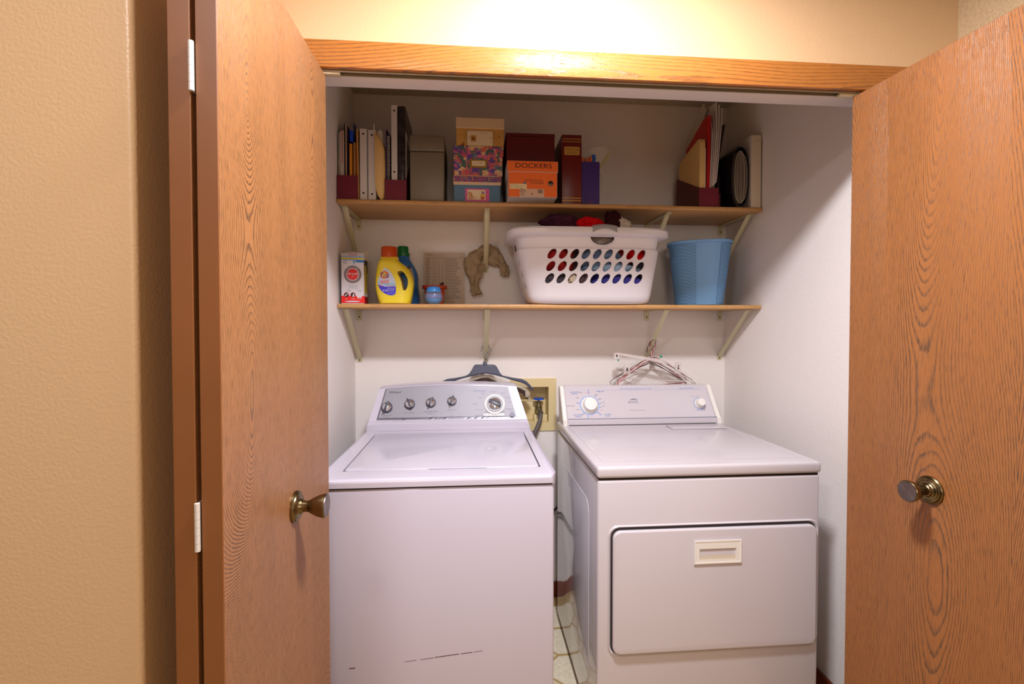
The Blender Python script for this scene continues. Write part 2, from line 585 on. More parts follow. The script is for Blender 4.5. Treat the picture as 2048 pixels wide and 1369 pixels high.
d2 = thing('door_2', None, None, (1.14, 1.36, 0.0))
d2['kind'] = 'structure'
d2['label'] = 'right oak bifold door folded open, cut off by the frame'
door_panel(d2, 1.120, 1.1535, 0.79, 1.352, 0.012, 2.052, oak_door_r)
door_panel(d2, 1.161, 1.1945, 0.79, 1.352, 0.012, 2.052, oak_door_r)
for hz in (0.28, 1.063, 1.777):
    hinge(d2, 1.1572, 0.789, hz)
knob(d2, 1.120, 1.106, 0.968, -1)
d2.rotation_euler.z = math.radians(4.2)

# ---------------------------------------------------------------- shelves and their brackets
for z0, z1, lab in ((1.889, 1.908, 'upper oak shelf board loaded with boxes and binders'), (1.4505, 1.4690, 'lower oak shelf board under the laundry basket and detergent')):
    sh = link('shelf_board', slab(-0.565, 1.304, 2.080, 2.399, z0, z1, 0.006, 3), oak_shelf)
    tag(sh, lab, 'shelf', 'oak closet shelves')

def bracket(x, ztop, label):
    """folded steel shelf bracket: two wall tabs, a shelf arm and a slanting brace"""
    t = thing('shelf_bracket', label, 'bracket', (x, 2.399, ztop), 'cream steel shelf brackets')
    w = 0.0125
    link('wall_tab', G().box(x - w, x + w, 2.3965, 2.3995, ztop - 0.050, ztop - 0.003, 0.001, 1), cream_steel, t)
    link('foot_tab', G().box(x - w, x + w, 2.3965, 2.3995, ztop - 0.252, ztop - 0.222, 0.001, 1), cream_steel, t)
    link('shelf_arm', G().box(x - w, x + w, 2.118, 2.3965, ztop - 0.0035, ztop - 0.0005, 0.001, 1), cream_steel, t)
    # brace: a strap that leaves the shelf arm near its tip and lands low on the wall arm
    prof = [(2.122, ztop - 0.0035), (2.140, ztop - 0.0045), (2.156, ztop - 0.016), (2.373, ztop - 0.212), (2.386, ztop - 0.226), (2.3965, ztop - 0.232)]
    g = G()
    rings = []
    for i, (y, z) in enumerate(prof):
        a = Vector(prof[min(i + 1, 5)]) - Vector(prof[max(i - 1, 0)])
        a.normalize()
        nx = Vector((-a[1], a[0]))
        if nx[1] > 0:
            nx = -nx
        r = []
        for u, d in ((-1.0, 0.0), (-0.75, 0.0035), (0, 0.0048), (0.75, 0.0035), (1.0, 0.0), (0.7, 0.0010), (0, 0.0018), (-0.7, 0.0010)):
            q = Vector((y, z)) + nx * d
            r.append((x + u * 0.0120, q[0], q[1]))
        rings.append(r)
    g.loft(rings)
    link('brace', g, cream_steel, t, sharp=50)
    for z in (ztop - 0.032, ztop - 0.243):
        link('screw', G().lathe([(0, 0), (0.0042, 0), (0.003, 0.002), (0, 0.0022)], (x, 2.3965, z), (0, -1, 0), 10), screw_m, t)
    link('screw', G().lathe([(0, 0), (0.0042, 0), (0.003, 0.002), (0, 0.0022)], (x, 2.1285, ztop - 0.004), (0, 0, -1), 10), screw_m, t)

for zt, where in ((1.889, 'upper'), (1.4505, 'lower')):
    for x, pos in ((-0.545, 'at the left closet wall'), (0.068, 'left of the middle'), (0.888, 'right of the middle'), (1.276, 'at the right closet wall')):
        extra = {('upper', 0.068): ', a stocking draped on it', ('lower', 0.068): ', black hanger on it', ('lower', 0.888): ', wire hangers on it', ('upper', 0.888): ', behind the laundry basket'}.get((where, x), '')
        bracket(x, zt, 'cream steel bracket under the %s shelf %s%s' % (where, pos, extra))

# ================================================================= washing machine
wa = thing('washing_machine', 'white top-loading washing machine with a silver control panel, left of the dryer', 'washer', (-0.097, 1.76, 0.0))
link('cabinet', G().box(-0.439, 0.246, 1.428, 2.285, 0.025, 0.8985, 0.008, 3), enamel_w, wa)
for fx in (-0.40, 0.21):
    for fy in (1.48, 2.24):
        link('foot', G().lathe([(0, 0), (0.02, 0), (0.02, 0.01), (0.012, 0.014), (0.012, 0.03), (0, 0.03)], (fx, fy, 0)), knob_dark, wa)
link('seam', G().box(-0.434, 0.241, 1.434, 2.28, 0.8975, 0.9065), dark_gap, wa, sharp=None)
# top deck with the lid opening
g = G()
ox = [(-0.440, 1.424), (0.247, 1.424), (0.247, 2.29), (-0.440, 2.29)]
g.frame(-0.440, 0.247, 1.424, 2.29, -0.397, 0.216, 1.506, 2.012, 0.9045, 0.930)
g.move(Matrix(((1, 0, 0, 0), (0, 0, 1, 0), (0, 1, 0, 0), (0, 0, 0, 1))))
es = [e for e in g.bm.edges if all(abs(v.co.z - 0.930) < 1e-4 for v in e.verts) and (all(abs(v.co.y - 1.424) < 1e-4 for v in e.verts) or all(abs(v.co.x + 0.440) < 1e-4 for v in e.verts) or all(abs(v.co.x - 0.247) < 1e-4 for v in e.verts))]
es += [e for e in g.bm.edges if abs(e.verts[0].co.z - e.verts[1].co.z) > 0.01 and abs(e.verts[0].co.y - 1.424) < 1e-4]
bmesh.ops.bevel(g.bm, geom=es, offset=0.012, segments=4, profile=0.5, affect='EDGES')
link('top_deck', g, enamel_w, wa)
link('deck_recess', G().box(-0.396, 0.215, 1.507, 2.011, 0.905, 0.912), mat('grey_recess', (150, 150, 168), 0.5), wa, sharp=None)
lid = G()
lid.prism(rect(-0.3925, 0.2115, 1.5105, 2.008, 0.012), 'Z', 0.913, 0.9325, 0.004, 3)
lid_o = link('lid', lid, enamel_w, wa)
# finger scoop at the lid's front edge
link('finger_scoop', G().prism([(-0.135 + 0.18 * t, 1.5100 - 0.0035 * math.sin(PI * t)) for t in [i / 12 for i in range(13)]] + [(0.045 - 0.18 * t, 1.5125) for t in [i / 12 for i in range(13)]], 'Z', 0.9255, 0.9308), mat('grey_recess', (150, 150, 168)), lid_o)

# control console: a leaning box with an arched top
CX0, CX1 = -0.449, 0.252
def con_x(s, h):
    a = CX0 + (CX1 - CX0) * s
    b = -0.405 + (0.196 + 0.405) * s
    return a + (b - a) * h
def con_top(s):
    return 1.100 + 0.014 * (1 - (2 * s - 1) ** 2) + 0.006 * s
def con_pt(s, t, out=0.0):
    """point on the sloping face; t 0 bottom .. 1 top"""
    zb, zt = 0.968, con_top(s) - 0.004
    z = zb + (zt - zb) * t
    y = 2.088 + (2.160 - 2.088) * t
    h = (z - 0.93) / 0.18
    nrm = Vector((0, -(zt - zb), 0.072)).normalized()
    return Vector((con_x(s, h), y, z)) + nrm * out
rings = []
N = 24
for i in range(N + 1):
    s = i / N
    e = 0.006 if i in (0, N) else 0.0
    zt = con_top(s)
    prof = [(2.070 + e, 0.9305), (2.070 + e, 0.958 - e), (2.080, 0.966), (2.088, 0.968), (2.160, zt - 0.004), (2.168, zt), (2.262, zt), (2.27, zt - 0.008), (2.27, 0.9305)]
    rings.append([(con_x(s, (z - 0.93) / 0.18), y, z) for y, z in prof])
link('console', G().loft(rings), enamel_w, wa, sharp=30)
# silver panel laid on the face
def face_patch(s0, s1, t0, t1, out, n=20, r=0.0):
    g = G()
    rows = []
    for j in range(9):
        row = []
        t = t0 + (t1 - t0) * j / 8
        for i in range(n + 1):
            s = s0 + (s1 - s0) * i / n
            tt = t
            row.append(con_pt(s, tt, out))
        rows.append(row)
    V = [[g.bm.verts.new(p) for p in row] for row in rows]
    for a, b in zip(V[:-1], V[1:]):
        for i in range(n):
            g.bm.faces.new((a[i], a[i + 1], b[i + 1], b[i]))
    ext = bmesh.ops.solidify(g.bm, geom=list(g.bm.faces), thickness=0.0016)
    return g
bez = link('panel_bezel', face_patch(0.046, 0.946, 0.03, 0.985, 0.0004), mat('grey_bezel', (168, 164, 180), 0.35, metal=0.3), wa, sharp=30)
sp_o = link('silver_panel', face_patch(0.058, 0.934, 0.085, 0.965, 0.0034), silver, wa, sharp=30)

nw = Vector((0, -0.135, 0.072)).normalized()
qw = Vector((0, 0, 1)).rotation_difference(nw)
def on_face(x, z, out=0.0050):
    t = (z - 0.968) / (con_top((x - CX0) / (CX1 - CX0)) - 0.004 - 0.968)
    return Vector((x, 2.088 + 0.072 * t, z)) + nw * out
def dial(name, x, z, r, ang, big=False):
    p = on_face(x, z)
    k = link(name, G().lathe([(0, 0), (r, 0), (r, 0.003), (r * 0.93, 0.005), (0, 0.005)], p, nw, 32), knob_dark if not big else white_m, wa, sharp=30)
    if big:
        link('dial_ring', G().lathe([(r * 0.70, 0.004), (r * 0.80, 0.004), (r * 0.80, 0.0085), (r * 0.70, 0.0085)], p, nw, 36), mat('grey_dial_ring', (142, 138, 146), 0.4), k, sharp=30)
        rr = r * 0.60
    else:
        rr = r * 0.80
    link('dial_cap', G().lathe([(0, 0.0045), (rr, 0.0045), (rr * 0.97, 0.011), (rr * 0.6, 0.0165), (0, 0.0185)], p, nw, 32), chrome, k, sharp=40)
    bar = G()
    L, w = (rr * 1.22, rr * 0.26) if not big else (rr * 1.0, rr * 0.36)
    bar.prism([(-w * 0.7, -L), (w * 0.7, -L), (w, 0), (w * 0.7, L), (-w * 0.7, L), (-w, 0)], 'Z', 0.006, 0.0225, 0.0018)
    bar.move(Matrix.Translation(p) @ qw.to_matrix().to_4x4() @ Matrix.Rotation(math.radians(ang), 4, 'Z'))
    link('dial_grip', bar, knob_dark, k)
dial('option_dial', -0.366, 1.020, 0.0235, -22)
dial('option_dial', -0.270, 1.032, 0.0225, 28)
dial('option_dial', -0.179, 1.037, 0.0215, -22)
dial('option_dial', -0.088, 1.043, 0.0205, -18)
dial('cycle_dial', 0.099, 1.028, 0.0455, 62, True)
link('start_button', G().lathe([(0, 0), (0.0098, 0), (0.0098, 0.002), (0.008, 0.0032), (0, 0.0034)], on_face(0.174, 0.984), nw, 24), mat('grey_button', (140, 142, 160), 0.4), wa, sharp=40)
strip = G()
strip.prism(rect(-0.045, 0.045, -0.0055, 0.0055, 0.002), 'Z', 0, 0.0008)
strip.move(Matrix.Translation(on_face(0.095, 0.9855)) @ qw.to_matrix().to_4x4())
st_o = link('status_strip', strip, white_m, wa)
for k in range(6):
    g = G().prism(rect(-0.0034, 0.0034, -0.0012, 0.0012, 0.001), 'Z', 0.0007, 0.0013)
    g.move(Matrix.Translation(on_face(0.059 + k * 0.0144, 0.9855)) @ qw.to_matrix().to_4x4())
    link('status_light', g, knob_dark, st_o)
TILT = math.degrees(math.atan2(0.135, 0.072))
def w_words(body, x, z, wd, ht, m=grey_print):
    p = on_face(x, z, 0.0058)
    words('lettering', body, p.x, p.y, p.z, wd, ht, m, wa, tilt=TILT)
w_words('Whirlpool', -0.336, 1.082, 0.050, 0.010, knob_dark)
w_words('TEMPERATURE', -0.366, 0.9895, 0.046, 0.0042)
w_words('(WASH/RINSE)', -0.366, 0.982, 0.028, 0.003)
w_words('EXTRA RINSE', -0.271, 0.998, 0.044, 0.0042)
w_words('FABRIC SOFTENER', -0.180, 1.003, 0.056, 0.0042)
w_words('SIGNAL', -0.180, 0.995, 0.024, 0.0040)
w_words('EQ CLEAN', -0.088, 1.008, 0.040, 0.0042)
w_words('Energy Star', -0.322, 0.9835 - 0.011, 0.026, 0.004)
w_words('He', -0.292, 0.9835 - 0.010, 0.013, 0.008, knob_dark)
w_words('Normal Cycle', 0.034, 1.084, 0.050, 0.0058, blue_print)
w_words('Heavy Duty', 0.089, 1.080, 0.024, 0.0034, blue_print)
w_words('Normal', 0.048, 1.072, 0.016, 0.0034, blue_print)
w_words('Casual', 0.136, 1.074, 0.018, 0.0034)
w_words('Delicate', 0.036, 1.056, 0.020, 0.0036)
w_words('Rinse', 0.016, 1.031, 0.018, 0.0036)
w_words('Drain & Spin', 0.030, 1.008, 0.034, 0.0036)
w_words('Hand Wash', 0.158, 1.056, 0.026, 0.0036)
w_words('Soak', 0.163, 1.036, 0.014, 0.0036)
w_words('Clean Washer', 0.163, 1.008, 0.034, 0.0036)
w_words('Bulky', 0.062, 0.9975, 0.014, 0.0034)
w_words('Whites', 0.136, 0.9975, 0.018, 0.0034)
w_words('START', 0.172, 0.998, 0.020, 0.0034)
w_words('CYCLE STATUS', 0.033, 0.9845, 0.036, 0.0036)
# scuffs on the cabinet front
scuff = mat('dark_scuff', (96, 62, 66), 0.6)
plate('scuff_mark', rect(-0.3605, -0.343, 0.3705, 0.3735), 1.428, scuff, wa, 0.0003)
for x0, x1, z0, th in ((-0.20, -0.166, 0.382, 0.0012), (-0.155, -0.115, 0.3855, 0.0014), (-0.112, -0.040, 0.3895, 0.0022), (-0.034, 0.000, 0.396, 0.0020), (0.004, 0.030, 0.3995, 0.0012)):
    plate('scuff_mark', [(x0, z0), (x1, z0 + (x1 - x0) * 0.09), (x1, z0 + (x1 - x0) * 0.09 + th), (x0, z0 + th)], 1.428, scuff, wa, 0.0003)

# ================================================================= dryer
dr = thing('clothes_dryer', 'white front-loading dryer with a drop-down door and ivory knobs, right of the washer', 'dryer', (0.768, 1.86, 0.0))
enamel_side = mat('glossy_enamel_side', (206, 202, 208), 0.12, spec=0.6, coat=0.5)
g = G().box(0.396, 1.141, 1.489, 2.214, 0.03, 0.886, 0.008, 3)
g.bm.normal_update()
for f in g.bm.faces:
    f.material_index = 1 if abs(f.normal.x) > 0.95 else 0
cab = link('cabinet', g, [enamel, enamel_side], dr)
# embossed panel on the side that faces the washer
g = G().prism(rect(1.60, 2.10, 0.16, 0.78, 0.05), 'X', 0.3945, 0.3962, 0.0012, 2)
link('side_emboss', g, enamel_side, cab)
for fx in (0.43, 1.10):
    for fy in (1.54, 2.16):
        link('foot', G().lathe([(0, 0), (0.02, 0), (0.02, 0.012), (0.012, 0.016), (0.012, 0.032), (0, 0.032)], (fx, fy, 0)), knob_dark, dr)
link('seam', G().box(0.401, 1.137, 1.494, 2.21, 0.885, 0.8935), dark_gap, dr, sharp=None)
link('top_panel', G().box(0.393, 1.144, 1.484, 2.216, 0.8925, 0.930, 0.010, 4), enamel, dr)
link('top_rim', G().frame(0.425, 1.112, 1.53, 2.09, 0.437, 1.100, 1.542, 2.078, 0.9296, 0.9312).move(Matrix(((1, 0, 0, 0), (0, 0, 1, 0), (0, 1, 0, 0), (0, 0, 0, 1)))), enamel, dr)
link('lint_cover', G().prism(rect(0.86, 1.10, 2.00, 2.085, 0.01), 'Z', 0.9302, 0.9335, 0.0015, 2), enamel, dr)
# door and the dark gap round it
link('door_gap', G().prism(rect(0.438, 1.128, 0.327, 0.733, 0.030), 'Y', 1.4865, 1.4895), dark_gap, dr)
fl_rim = G()
o_pts, i_pts = rect(0.428, 1.138, 0.317, 0.742, 0.034, 6), rect(0.4375, 1.1285, 0.3265, 0.7335, 0.030, 6)
fl_rim.loft([[(x, 1.4895, z) for x, z in o_pts], [(x, 1.4845, z) for x, z in [(a + (b - a) * 0.5, c + (d - c) * 0.5) for (a, c), (b, d) in zip(o_pts, i_pts)]], [(x, 1.4885, z) for x, z in i_pts]], False, False)
link('door_surround', fl_rim, enamel, dr)
door = link('door', G().prism(rect(0.4425, 1.1235, 0.3315, 0.7275, 0.026, 6), 'Y', 1.4725, 1.4895, 0.006, 4), enamel, dr)
hw = link('handle', G().frame(0.706, 0.860, 0.618, 0.689, 0.722, 0.844, 0.629, 0.664, 1.4685, 1.474), plastic_w, door)
g = G()
g.prism([(1.4738, 0.6285), (1.4738, 0.665), (1.4728, 0.665), (1.4728, 0.6425), (1.4688, 0.6285)], 'X', 0.721, 0.845)
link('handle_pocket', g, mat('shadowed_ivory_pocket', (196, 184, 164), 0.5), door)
link('handle_bead', G().frame(0.704, 0.862, 0.616, 0.691, 0.709, 0.857, 0.621, 0.686, 1.4675, 1.4695), plastic_w, door)
words('embossed_lettering', 'PULL OUT', 0.783, 1.4682, 0.6755, 0.050, 0.0075, mat('ivory_emboss', (244, 240, 234), 0.4), door)
# console
pr = [(2.112, 0.930), (2.112, 0.953), (2.120, 0.956), (2.182, 1.092), (2.189, 1.098), (2.214, 1.098), (2.214, 0.930)]
def dcon(x0, x1, ins):
    rings = []
    for x, e in ((x0, 0.004), (x0 + 0.004, 0.0), (x1 - 0.004, 0.0), (x1, 0.004)):
        r = []
        for y, z in pr:
            k = (z - 0.93) / 0.168
            xx = x + (-0.004 * k if x < 0.7 else -0.022 * k)
            r.append((xx, y + (e if y < 2.19 else 0) + ins, z - (e if z > 1.05 else 0)))
        rings.append(r)
    return G().loft(rings)
link('console', dcon(0.425, 1.120, 0.0), enamel, dr, sharp=30)
for x0, x1 in ((0.404, 0.4248), (1.1202, 1.142)):
    link('console_end_cap', dcon(x0, x1, -0.002), plastic_w, dr, sharp=30)
link('console_groove', G().box(0.426, 1.119, 2.1185, 2.1215, 0.9555, 0.9585), grey_print, dr, sharp=None)
link('console_groove', G().box(0.43, 1.11, 2.1085, 2.113, 0.9300, 0.9320), dark_gap, dr, sharp=None)
nd = Vector((0, -0.136, 0.062)).normalized()
qd = Vector((0, 0, 1)).rotation_difference(nd)
TD = math.degrees(math.atan2(0.136, 0.062))
def d_face(x, z, out=0.001):
    t = (z - 0.956) / 0.136
    return Vector((x, 2.120 + 0.062 * t, z)) + nd * out
def d_knob(x, z, r):
    p = d_face(x, z, 0)
    k = link('knob', G().lathe([(0, 0), (r * 1.06, 0), (r * 1.06, 0.003), (r, 0.006), (r * 0.86, 0.010), (r * 0.80, 0.026), (r * 0.74, 0.030), (0, 0.0315)], p, nd, 40), plastic_w, dr, sharp=32)
    link('knob_ring', G().lathe([(r * 1.02, 0.0002), (r * 1.20, 0.0002), (r * 1.20, 0.0010), (r * 1.02, 0.0010)], p, nd, 40), mat('pale_blue_print', (150, 172, 216), 0.5), k, sharp=None)
d_knob(0.531, 1.014, 0.0375)
d_knob(1.047, 1.015, 0.0225)
def d_bar(x, z, wd, ht, m, ang=0.0):
    g = G().prism(rect(-wd / 2, wd / 2, -ht / 2, ht / 2), 'Z', 0, 0.0005)
    g.move(Matrix.Translation(d_face(x, z, 0.0004)) @ qd.to_matrix().to_4x4() @ Matrix.Rotation(math.radians(ang), 4, 'Z'))
    return link('dial_line', g, m, dr, sharp=None)
d_bar(0.8385, 1.082, 0.462, 0.0105, pale_grey)
d_bar(0.533, 1.071, 0.0022, 0.022, blue_print)
d_bar(0.483, 1.024, 0.024, 0.0022, blue_print, -12)
d_bar(0.519, 0.967, 0.0022, 0.020, blue_print, -10)
d_bar(0.572, 0.979, 0.026, 0.0022, blue_print, -38)
for a in (50, 28, 8, -10):
    d_bar(0.531 + 0.050 * math.cos(math.radians(a)), 1.014 + 0.050 * math.sin(math.radians(a)), 0.010, 0.0016, blue_print, a)
def d_words(body, x, z, wd, ht, m=blue_print):
    p = d_face(x, z, 0.0012)
    words('lettering', body, p.x, p.y, p.z, wd, ht, m, dr, tilt=TD)
d_words('AUTO MOISTURE', 0.467, 1.071, 0.046, 0.0050)
d_words('SENSING', 0.467, 1.064, 0.026, 0.0048)
d_words('TIMED DRY', 0.587, 1.0725, 0.038, 0.0058)
d_words('AUTO MOISTURE', 0.476, 0.9745, 0.046, 0.0050)
d_words('SENSING', 0.476, 0.9675, 0.028, 0.0048)
d_words('NO HEAT', 0.610, 0.9750, 0.030, 0.0050)
d_words('FLUFF', 0.610, 0.9680, 0.020, 0.0048)
d_words('NORMAL DRY', 0.444, 1.0125, 0.038, 0.0045, grey_print)
for b_, x, z, c_ in (('LESS', 0.496, 1.069, grey_print), ('OFF', 0.524, 1.068, pink_print), ('60', 0.566, 1.059, grey_print), ('30', 0.583, 1.041, grey_print), ('10', 0.592, 1.0255, grey_print), ('OFF', 0.594, 1.0105, grey_print), ('MORE', 0.478, 1.047, grey_print), ('LESS', 0.474, 0.997, grey_print), ('OFF', 0.585, 0.992, pink_print), ('OFF', 0.536, 0.969, pink_print), ('MORE', 0.500, 0.9800, grey_print)):
    d_words(b_, x, z, 0.013, 0.0036, c_)
d_words('HEAVY DUTY EXTRA LARGE CAPACITY 4 CYCLES', 0.755, 1.082, 0.150, 0.0048)
d_words('END OF CYCLE SIGNAL', 0.998, 1.082, 0.066, 0.0046)
d_words('ESTATE', 0.735, 1.024, 0.044, 0.0085, grey_print)
d_words('by Whirlpool Corporation', 0.750, 0.9905, 0.078, 0.0036, grey_print)
d_words('OFF      LOUD', 1.034, 1.046, 0.030, 0.0034, grey_print)
d_words('END OF SIGNAL', 1.051, 0.987, 0.042, 0.0042)
g = G().prism([(-0.020, -0.001), (-0.004, 0.006), (0.020, 0.0055), (0.002, 0.0035), (0.022, -0.002), (-0.004, -0.0005)], 'Z', 0, 0.0005)
g.move(Matrix.Translation(d_face(0.739, 1.035, 0.0004)) @ qd.to_matrix().to_4x4())
link('swoosh_emblem', g, grey_print, dr, sharp=None)

# power cord in the gap between the two machines
cord = link('power_cord', G().tube([(0.24 + 0.28 * t, 2.378, 0.36 + 0.05 * t + 0.16 * t * t) for t in [i / 14 for i in range(15)]], 0.0055, 8), mat('black_rubber', (30, 28, 32), 0.5))
tag(cord, 'black power cord hanging on the wall in the gap between washer and dryer', 'cord')

# ================================================================= washer outlet box
ob = thing('washer_outlet_box', 'cream plastic washer outlet box set in the back wall between the machines', 'outlet box', (0.32, 2.40, 0.847))
box_m = mat('cream_box_plastic', (222, 202, 152), 0.45)
link('face_frame', G().frame(0.190, 0.422, 0.847, 1.111, 0.219, 0.383, 0.889, 1.068, 2.394, 2.401), box_m, ob)
g = G()
g.loft([[(0.219, 2.398, 0.889), (0.383, 2.398, 0.889), (0.383, 2.398, 1.068), (0.219, 2.398, 1.068)], [(0.221, 2.485, 0.891), (0.381, 2.485, 0.891), (0.381, 2.485, 1.066), (0.221, 2.485, 1.066)]], False, True)
link('box_shell', g, box_m, ob, sharp=20)
link('raised_panel', G().box(0.222, 0.364, 2.452, 2.484, 0.892, 0.985, 0.002), box_m, ob)
link('drain_block', G().box(0.312, 0.379, 2.41, 2.45, 0.890, 0.924, 0.002), box_m, ob)
va = thing('water_valve', 'brass washer valve with a blue wheel handle inside the outlet box', 'valve', (0.336, 2.42, 0.935))
link('valve_body', G().lathe([(0, 0.925), (0.014, 0.925), (0.014, 0.945), (0.0185, 0.947), (0.0185, 0.966), (0.013, 0.968), (0.011, 0.982), (0.015, 0.983), (0.015, 0.989), (0.006, 0.991), (0.005, 1.012), (0, 1.012)], (0.336, 2.42, 0.0), (0, 0, 1), 16), mat('tarnished_brass', (150, 138, 104), 0.35, metal=0.9), va)
link('hose_outlet', G().lathe([(0, 0), (0.013, 0), (0.013, 0.020), (0.0155, 0.021), (0.0155, 0.036), (0, 0.036)], (0.336, 2.415, 0.952), (0.1, -1, -0.5), 14), mat('nickel_coupling', (180, 172, 150), 0.3, metal=0.9), va)
wh = G()
ring = []
for i in range(28):
    a = 2 * PI * i / 28
    rr = 0.0255 + 0.0022 * math.cos(7 * a)
    ring.append((0.336 + rr * math.cos(a), 2.42 + rr * math.sin(a), 1.0))
wh.loft([[(x, y, 1.001) for x, y, z in ring], [(x, y, 1.0085) for x, y, z in ring]])
link('wheel_handle', wh, mat('blue_painted_metal', (28, 84, 196), 0.35), va, sharp=40)
hp = [(0.340, 2.398, 0.938), (0.341, 2.380, 0.926), (0.336, 2.368, 0.905), (0.322, 2.356, 0.875), (0.304, 2.345, 0.840), (0.288, 2.335, 0.805), (0.274, 2.326, 0.76), (0.266, 2.32, 0.70)]
ho = link('supply_hose', G().tube(hp, 0.0105, 10), mat('grey_rubber_hose', (92, 82, 80), 0.55))
tag(ho, 'grey rubber supply hose running down from the blue valve behind the washer', 'hose')

# ================================================================= upper shelf
US = 1.9082
burg = mat('burgundy_board', (112, 18, 42), 0.5, mottle=(30, 0.1))
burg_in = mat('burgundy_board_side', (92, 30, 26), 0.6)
vinyl_w = mat('white_vinyl_binder', (214, 206, 202), 0.4)
manila = mat('manila_card', (222, 184, 120), 0.65)
manila_d = mat('tan_folder_card', (206, 160, 92), 0.65)

def magazine_holder(x0, x1, y0, depth, hf, hb, label):
    t = thing('magazine_holder', label, 'magazine file', ((x0 + x1) / 2, y0 + depth / 2, US), 'burgundy magazine holders')
    w = 0.0025
    link('front_panel', G().box(x0, x1, y0, y0 + w, US, US + hf), burg, t, sharp=None)
    for a in (x0, x1 - w):
        link('side_panel', G().prism([(y0 + w, US), (y0 + depth - w, US), (y0 + depth - w, US + hb), (y0 + depth * 0.93, US + hb), (y0 + w, US + hf)], 'X', a, a + w), burg_in, t, sharp=None)
    link('back_panel', G().box(x0, x1, y0 + depth - w, y0 + depth, US, US + hb), burg_in, t, sharp=None)
    link('base_panel', G().box(x0 + w, x1 - w, y0 + w, y0 + depth - w, US, US + 0.003), burg_in, t, sharp=None)
    return t
magazine_holder(-0.563, -0.4775, 2.090, 0.25, 0.100, 0.26, 'burgundy magazine holder at the left end of the upper shelf')
magazine_holder(-0.3665, -0.2765, 2.090, 0.25, 0.086, 0.26, 'burgundy magazine holder left of the grey file box')
magazine_holder(1.0130, 1.1030, 2.092, 0.245, 0.085, 0.188, 'burgundy magazine holder of leaning papers at the right end of the upper shelf')

def book(name, label, cat, x0, x1, z0, z1, m, y0=2.10, y1=2.32, lean=0.0, group='papers in the magazine holders', bev=0.0015):
    g = G().box(x0, x1, y0, y1, z0, z1, bev, 1)
    if lean:
        g.warp(lambda c: Vector((c.x + lean * (c.z - z0), c.y, c.z)))
    return tag(link(name, g, m), label, cat, group)

hold1 = US + 0.0035
book('booklet', 'thin grey booklet against the closet wall in the left holder', 'booklet', -0.5595, -0.5535, hold1, 2.190, mat('grey_paper', (176, 168, 160), 0.7), 2.10, 2.33)
bk = book('booklet', 'white booklet with a thin red stripe on its edge', 'booklet', -0.5525, -0.5360, hold1, 2.198, mat('offwhite_paper', (196, 182, 172), 0.7), 2.10, 2.156)
link('red_stripe', G().box(-0.5435, -0.5415, 2.0993, 2.1002, 2.06, 2.198), mat('red_ink', (176, 24, 18), 0.5), bk, sharp=None)
book('folder', 'dark olive folder standing tallest behind the red-striped booklet', 'folder', -0.5510, -0.5400, hold1, 2.238, mat('dark_olive_card', (66, 58, 40), 0.6), 2.16, 2.335)
book('booklet', 'black-spined booklet right of the red-striped one', 'booklet', -0.5352, -0.5310, hold1, 2.230, mat('black_card', (40, 32, 34), 0.5), 2.10, 2.33)
book('booklet', 'cream booklet with a purple foot in the left holder', 'booklet', -0.5302, -0.5262, hold1, 2.226, mat('cream_card', (206, 178, 138), 0.6), 2.10, 2.33)
book('booklet', 'dark purple booklet in the left holder', 'booklet', -0.5254, -0.5222, hold1, 2.222, mat('purple_card', (64, 40, 92), 0.55), 2.104, 2.33)
bb = book('folder', 'blue folder with a bright blue square tab', 'folder', -0.5028, -0.4986, hold1, 2.240, mat('navy_card', (44, 58, 120), 0.5), 2.125, 2.33)
tab = link('index_tab', G().prism([(-0.5125, 2.158), (-0.4995, 2.150), (-0.4985, 2.200), (-0.5120, 2.203)], 'Y', 2.104, 2.107), mat('bright_blue_card', (18, 72, 222), 0.4), bb, sharp=None)
book('paperback', 'orange-spined paperback book below the blue tab', 'book', -0.5140, -0.5034, hold1, 2.145, mat('orange_yellow_cover', (224, 142, 40), 0.5), 2.100, 2.30)
book('notebook', 'brown-edged notebook beside the orange paperback', 'notebook', -0.4980, -0.4880, hold1, 2.150, mat('brown_paper_edge', (170, 118, 62), 0.6), 2.100, 2.30)
book('folder', 'orange card folder at the right of the left holder', 'folder', -0.4865, -0.4815, hold1, 2.206, mat('orange_card', (206, 122, 44), 0.6), 2.104, 2.33)

def lean_slab(name, label, cat, xb0, xb1, xt0, xt1, z1, m, y0, y1, group=None):
    g = G()
    g.loft([[(xb0, y0, US), (xb1, y0, US), (xb1, y1, US), (xb0, y1, US)], [(xt0, y0, z1), (xt1, y0, z1), (xt1, y1, z1), (xt0, y1, z1)]])
    return tag(link(name, g, m), label, cat, group)
lean_slab('folder', 'tan manila folder standing between the left holder and white binder', 'folder', -0.4765, -0.4735, -0.4825, -0.4780, 2.208, manila_d, 2.094, 2.33)

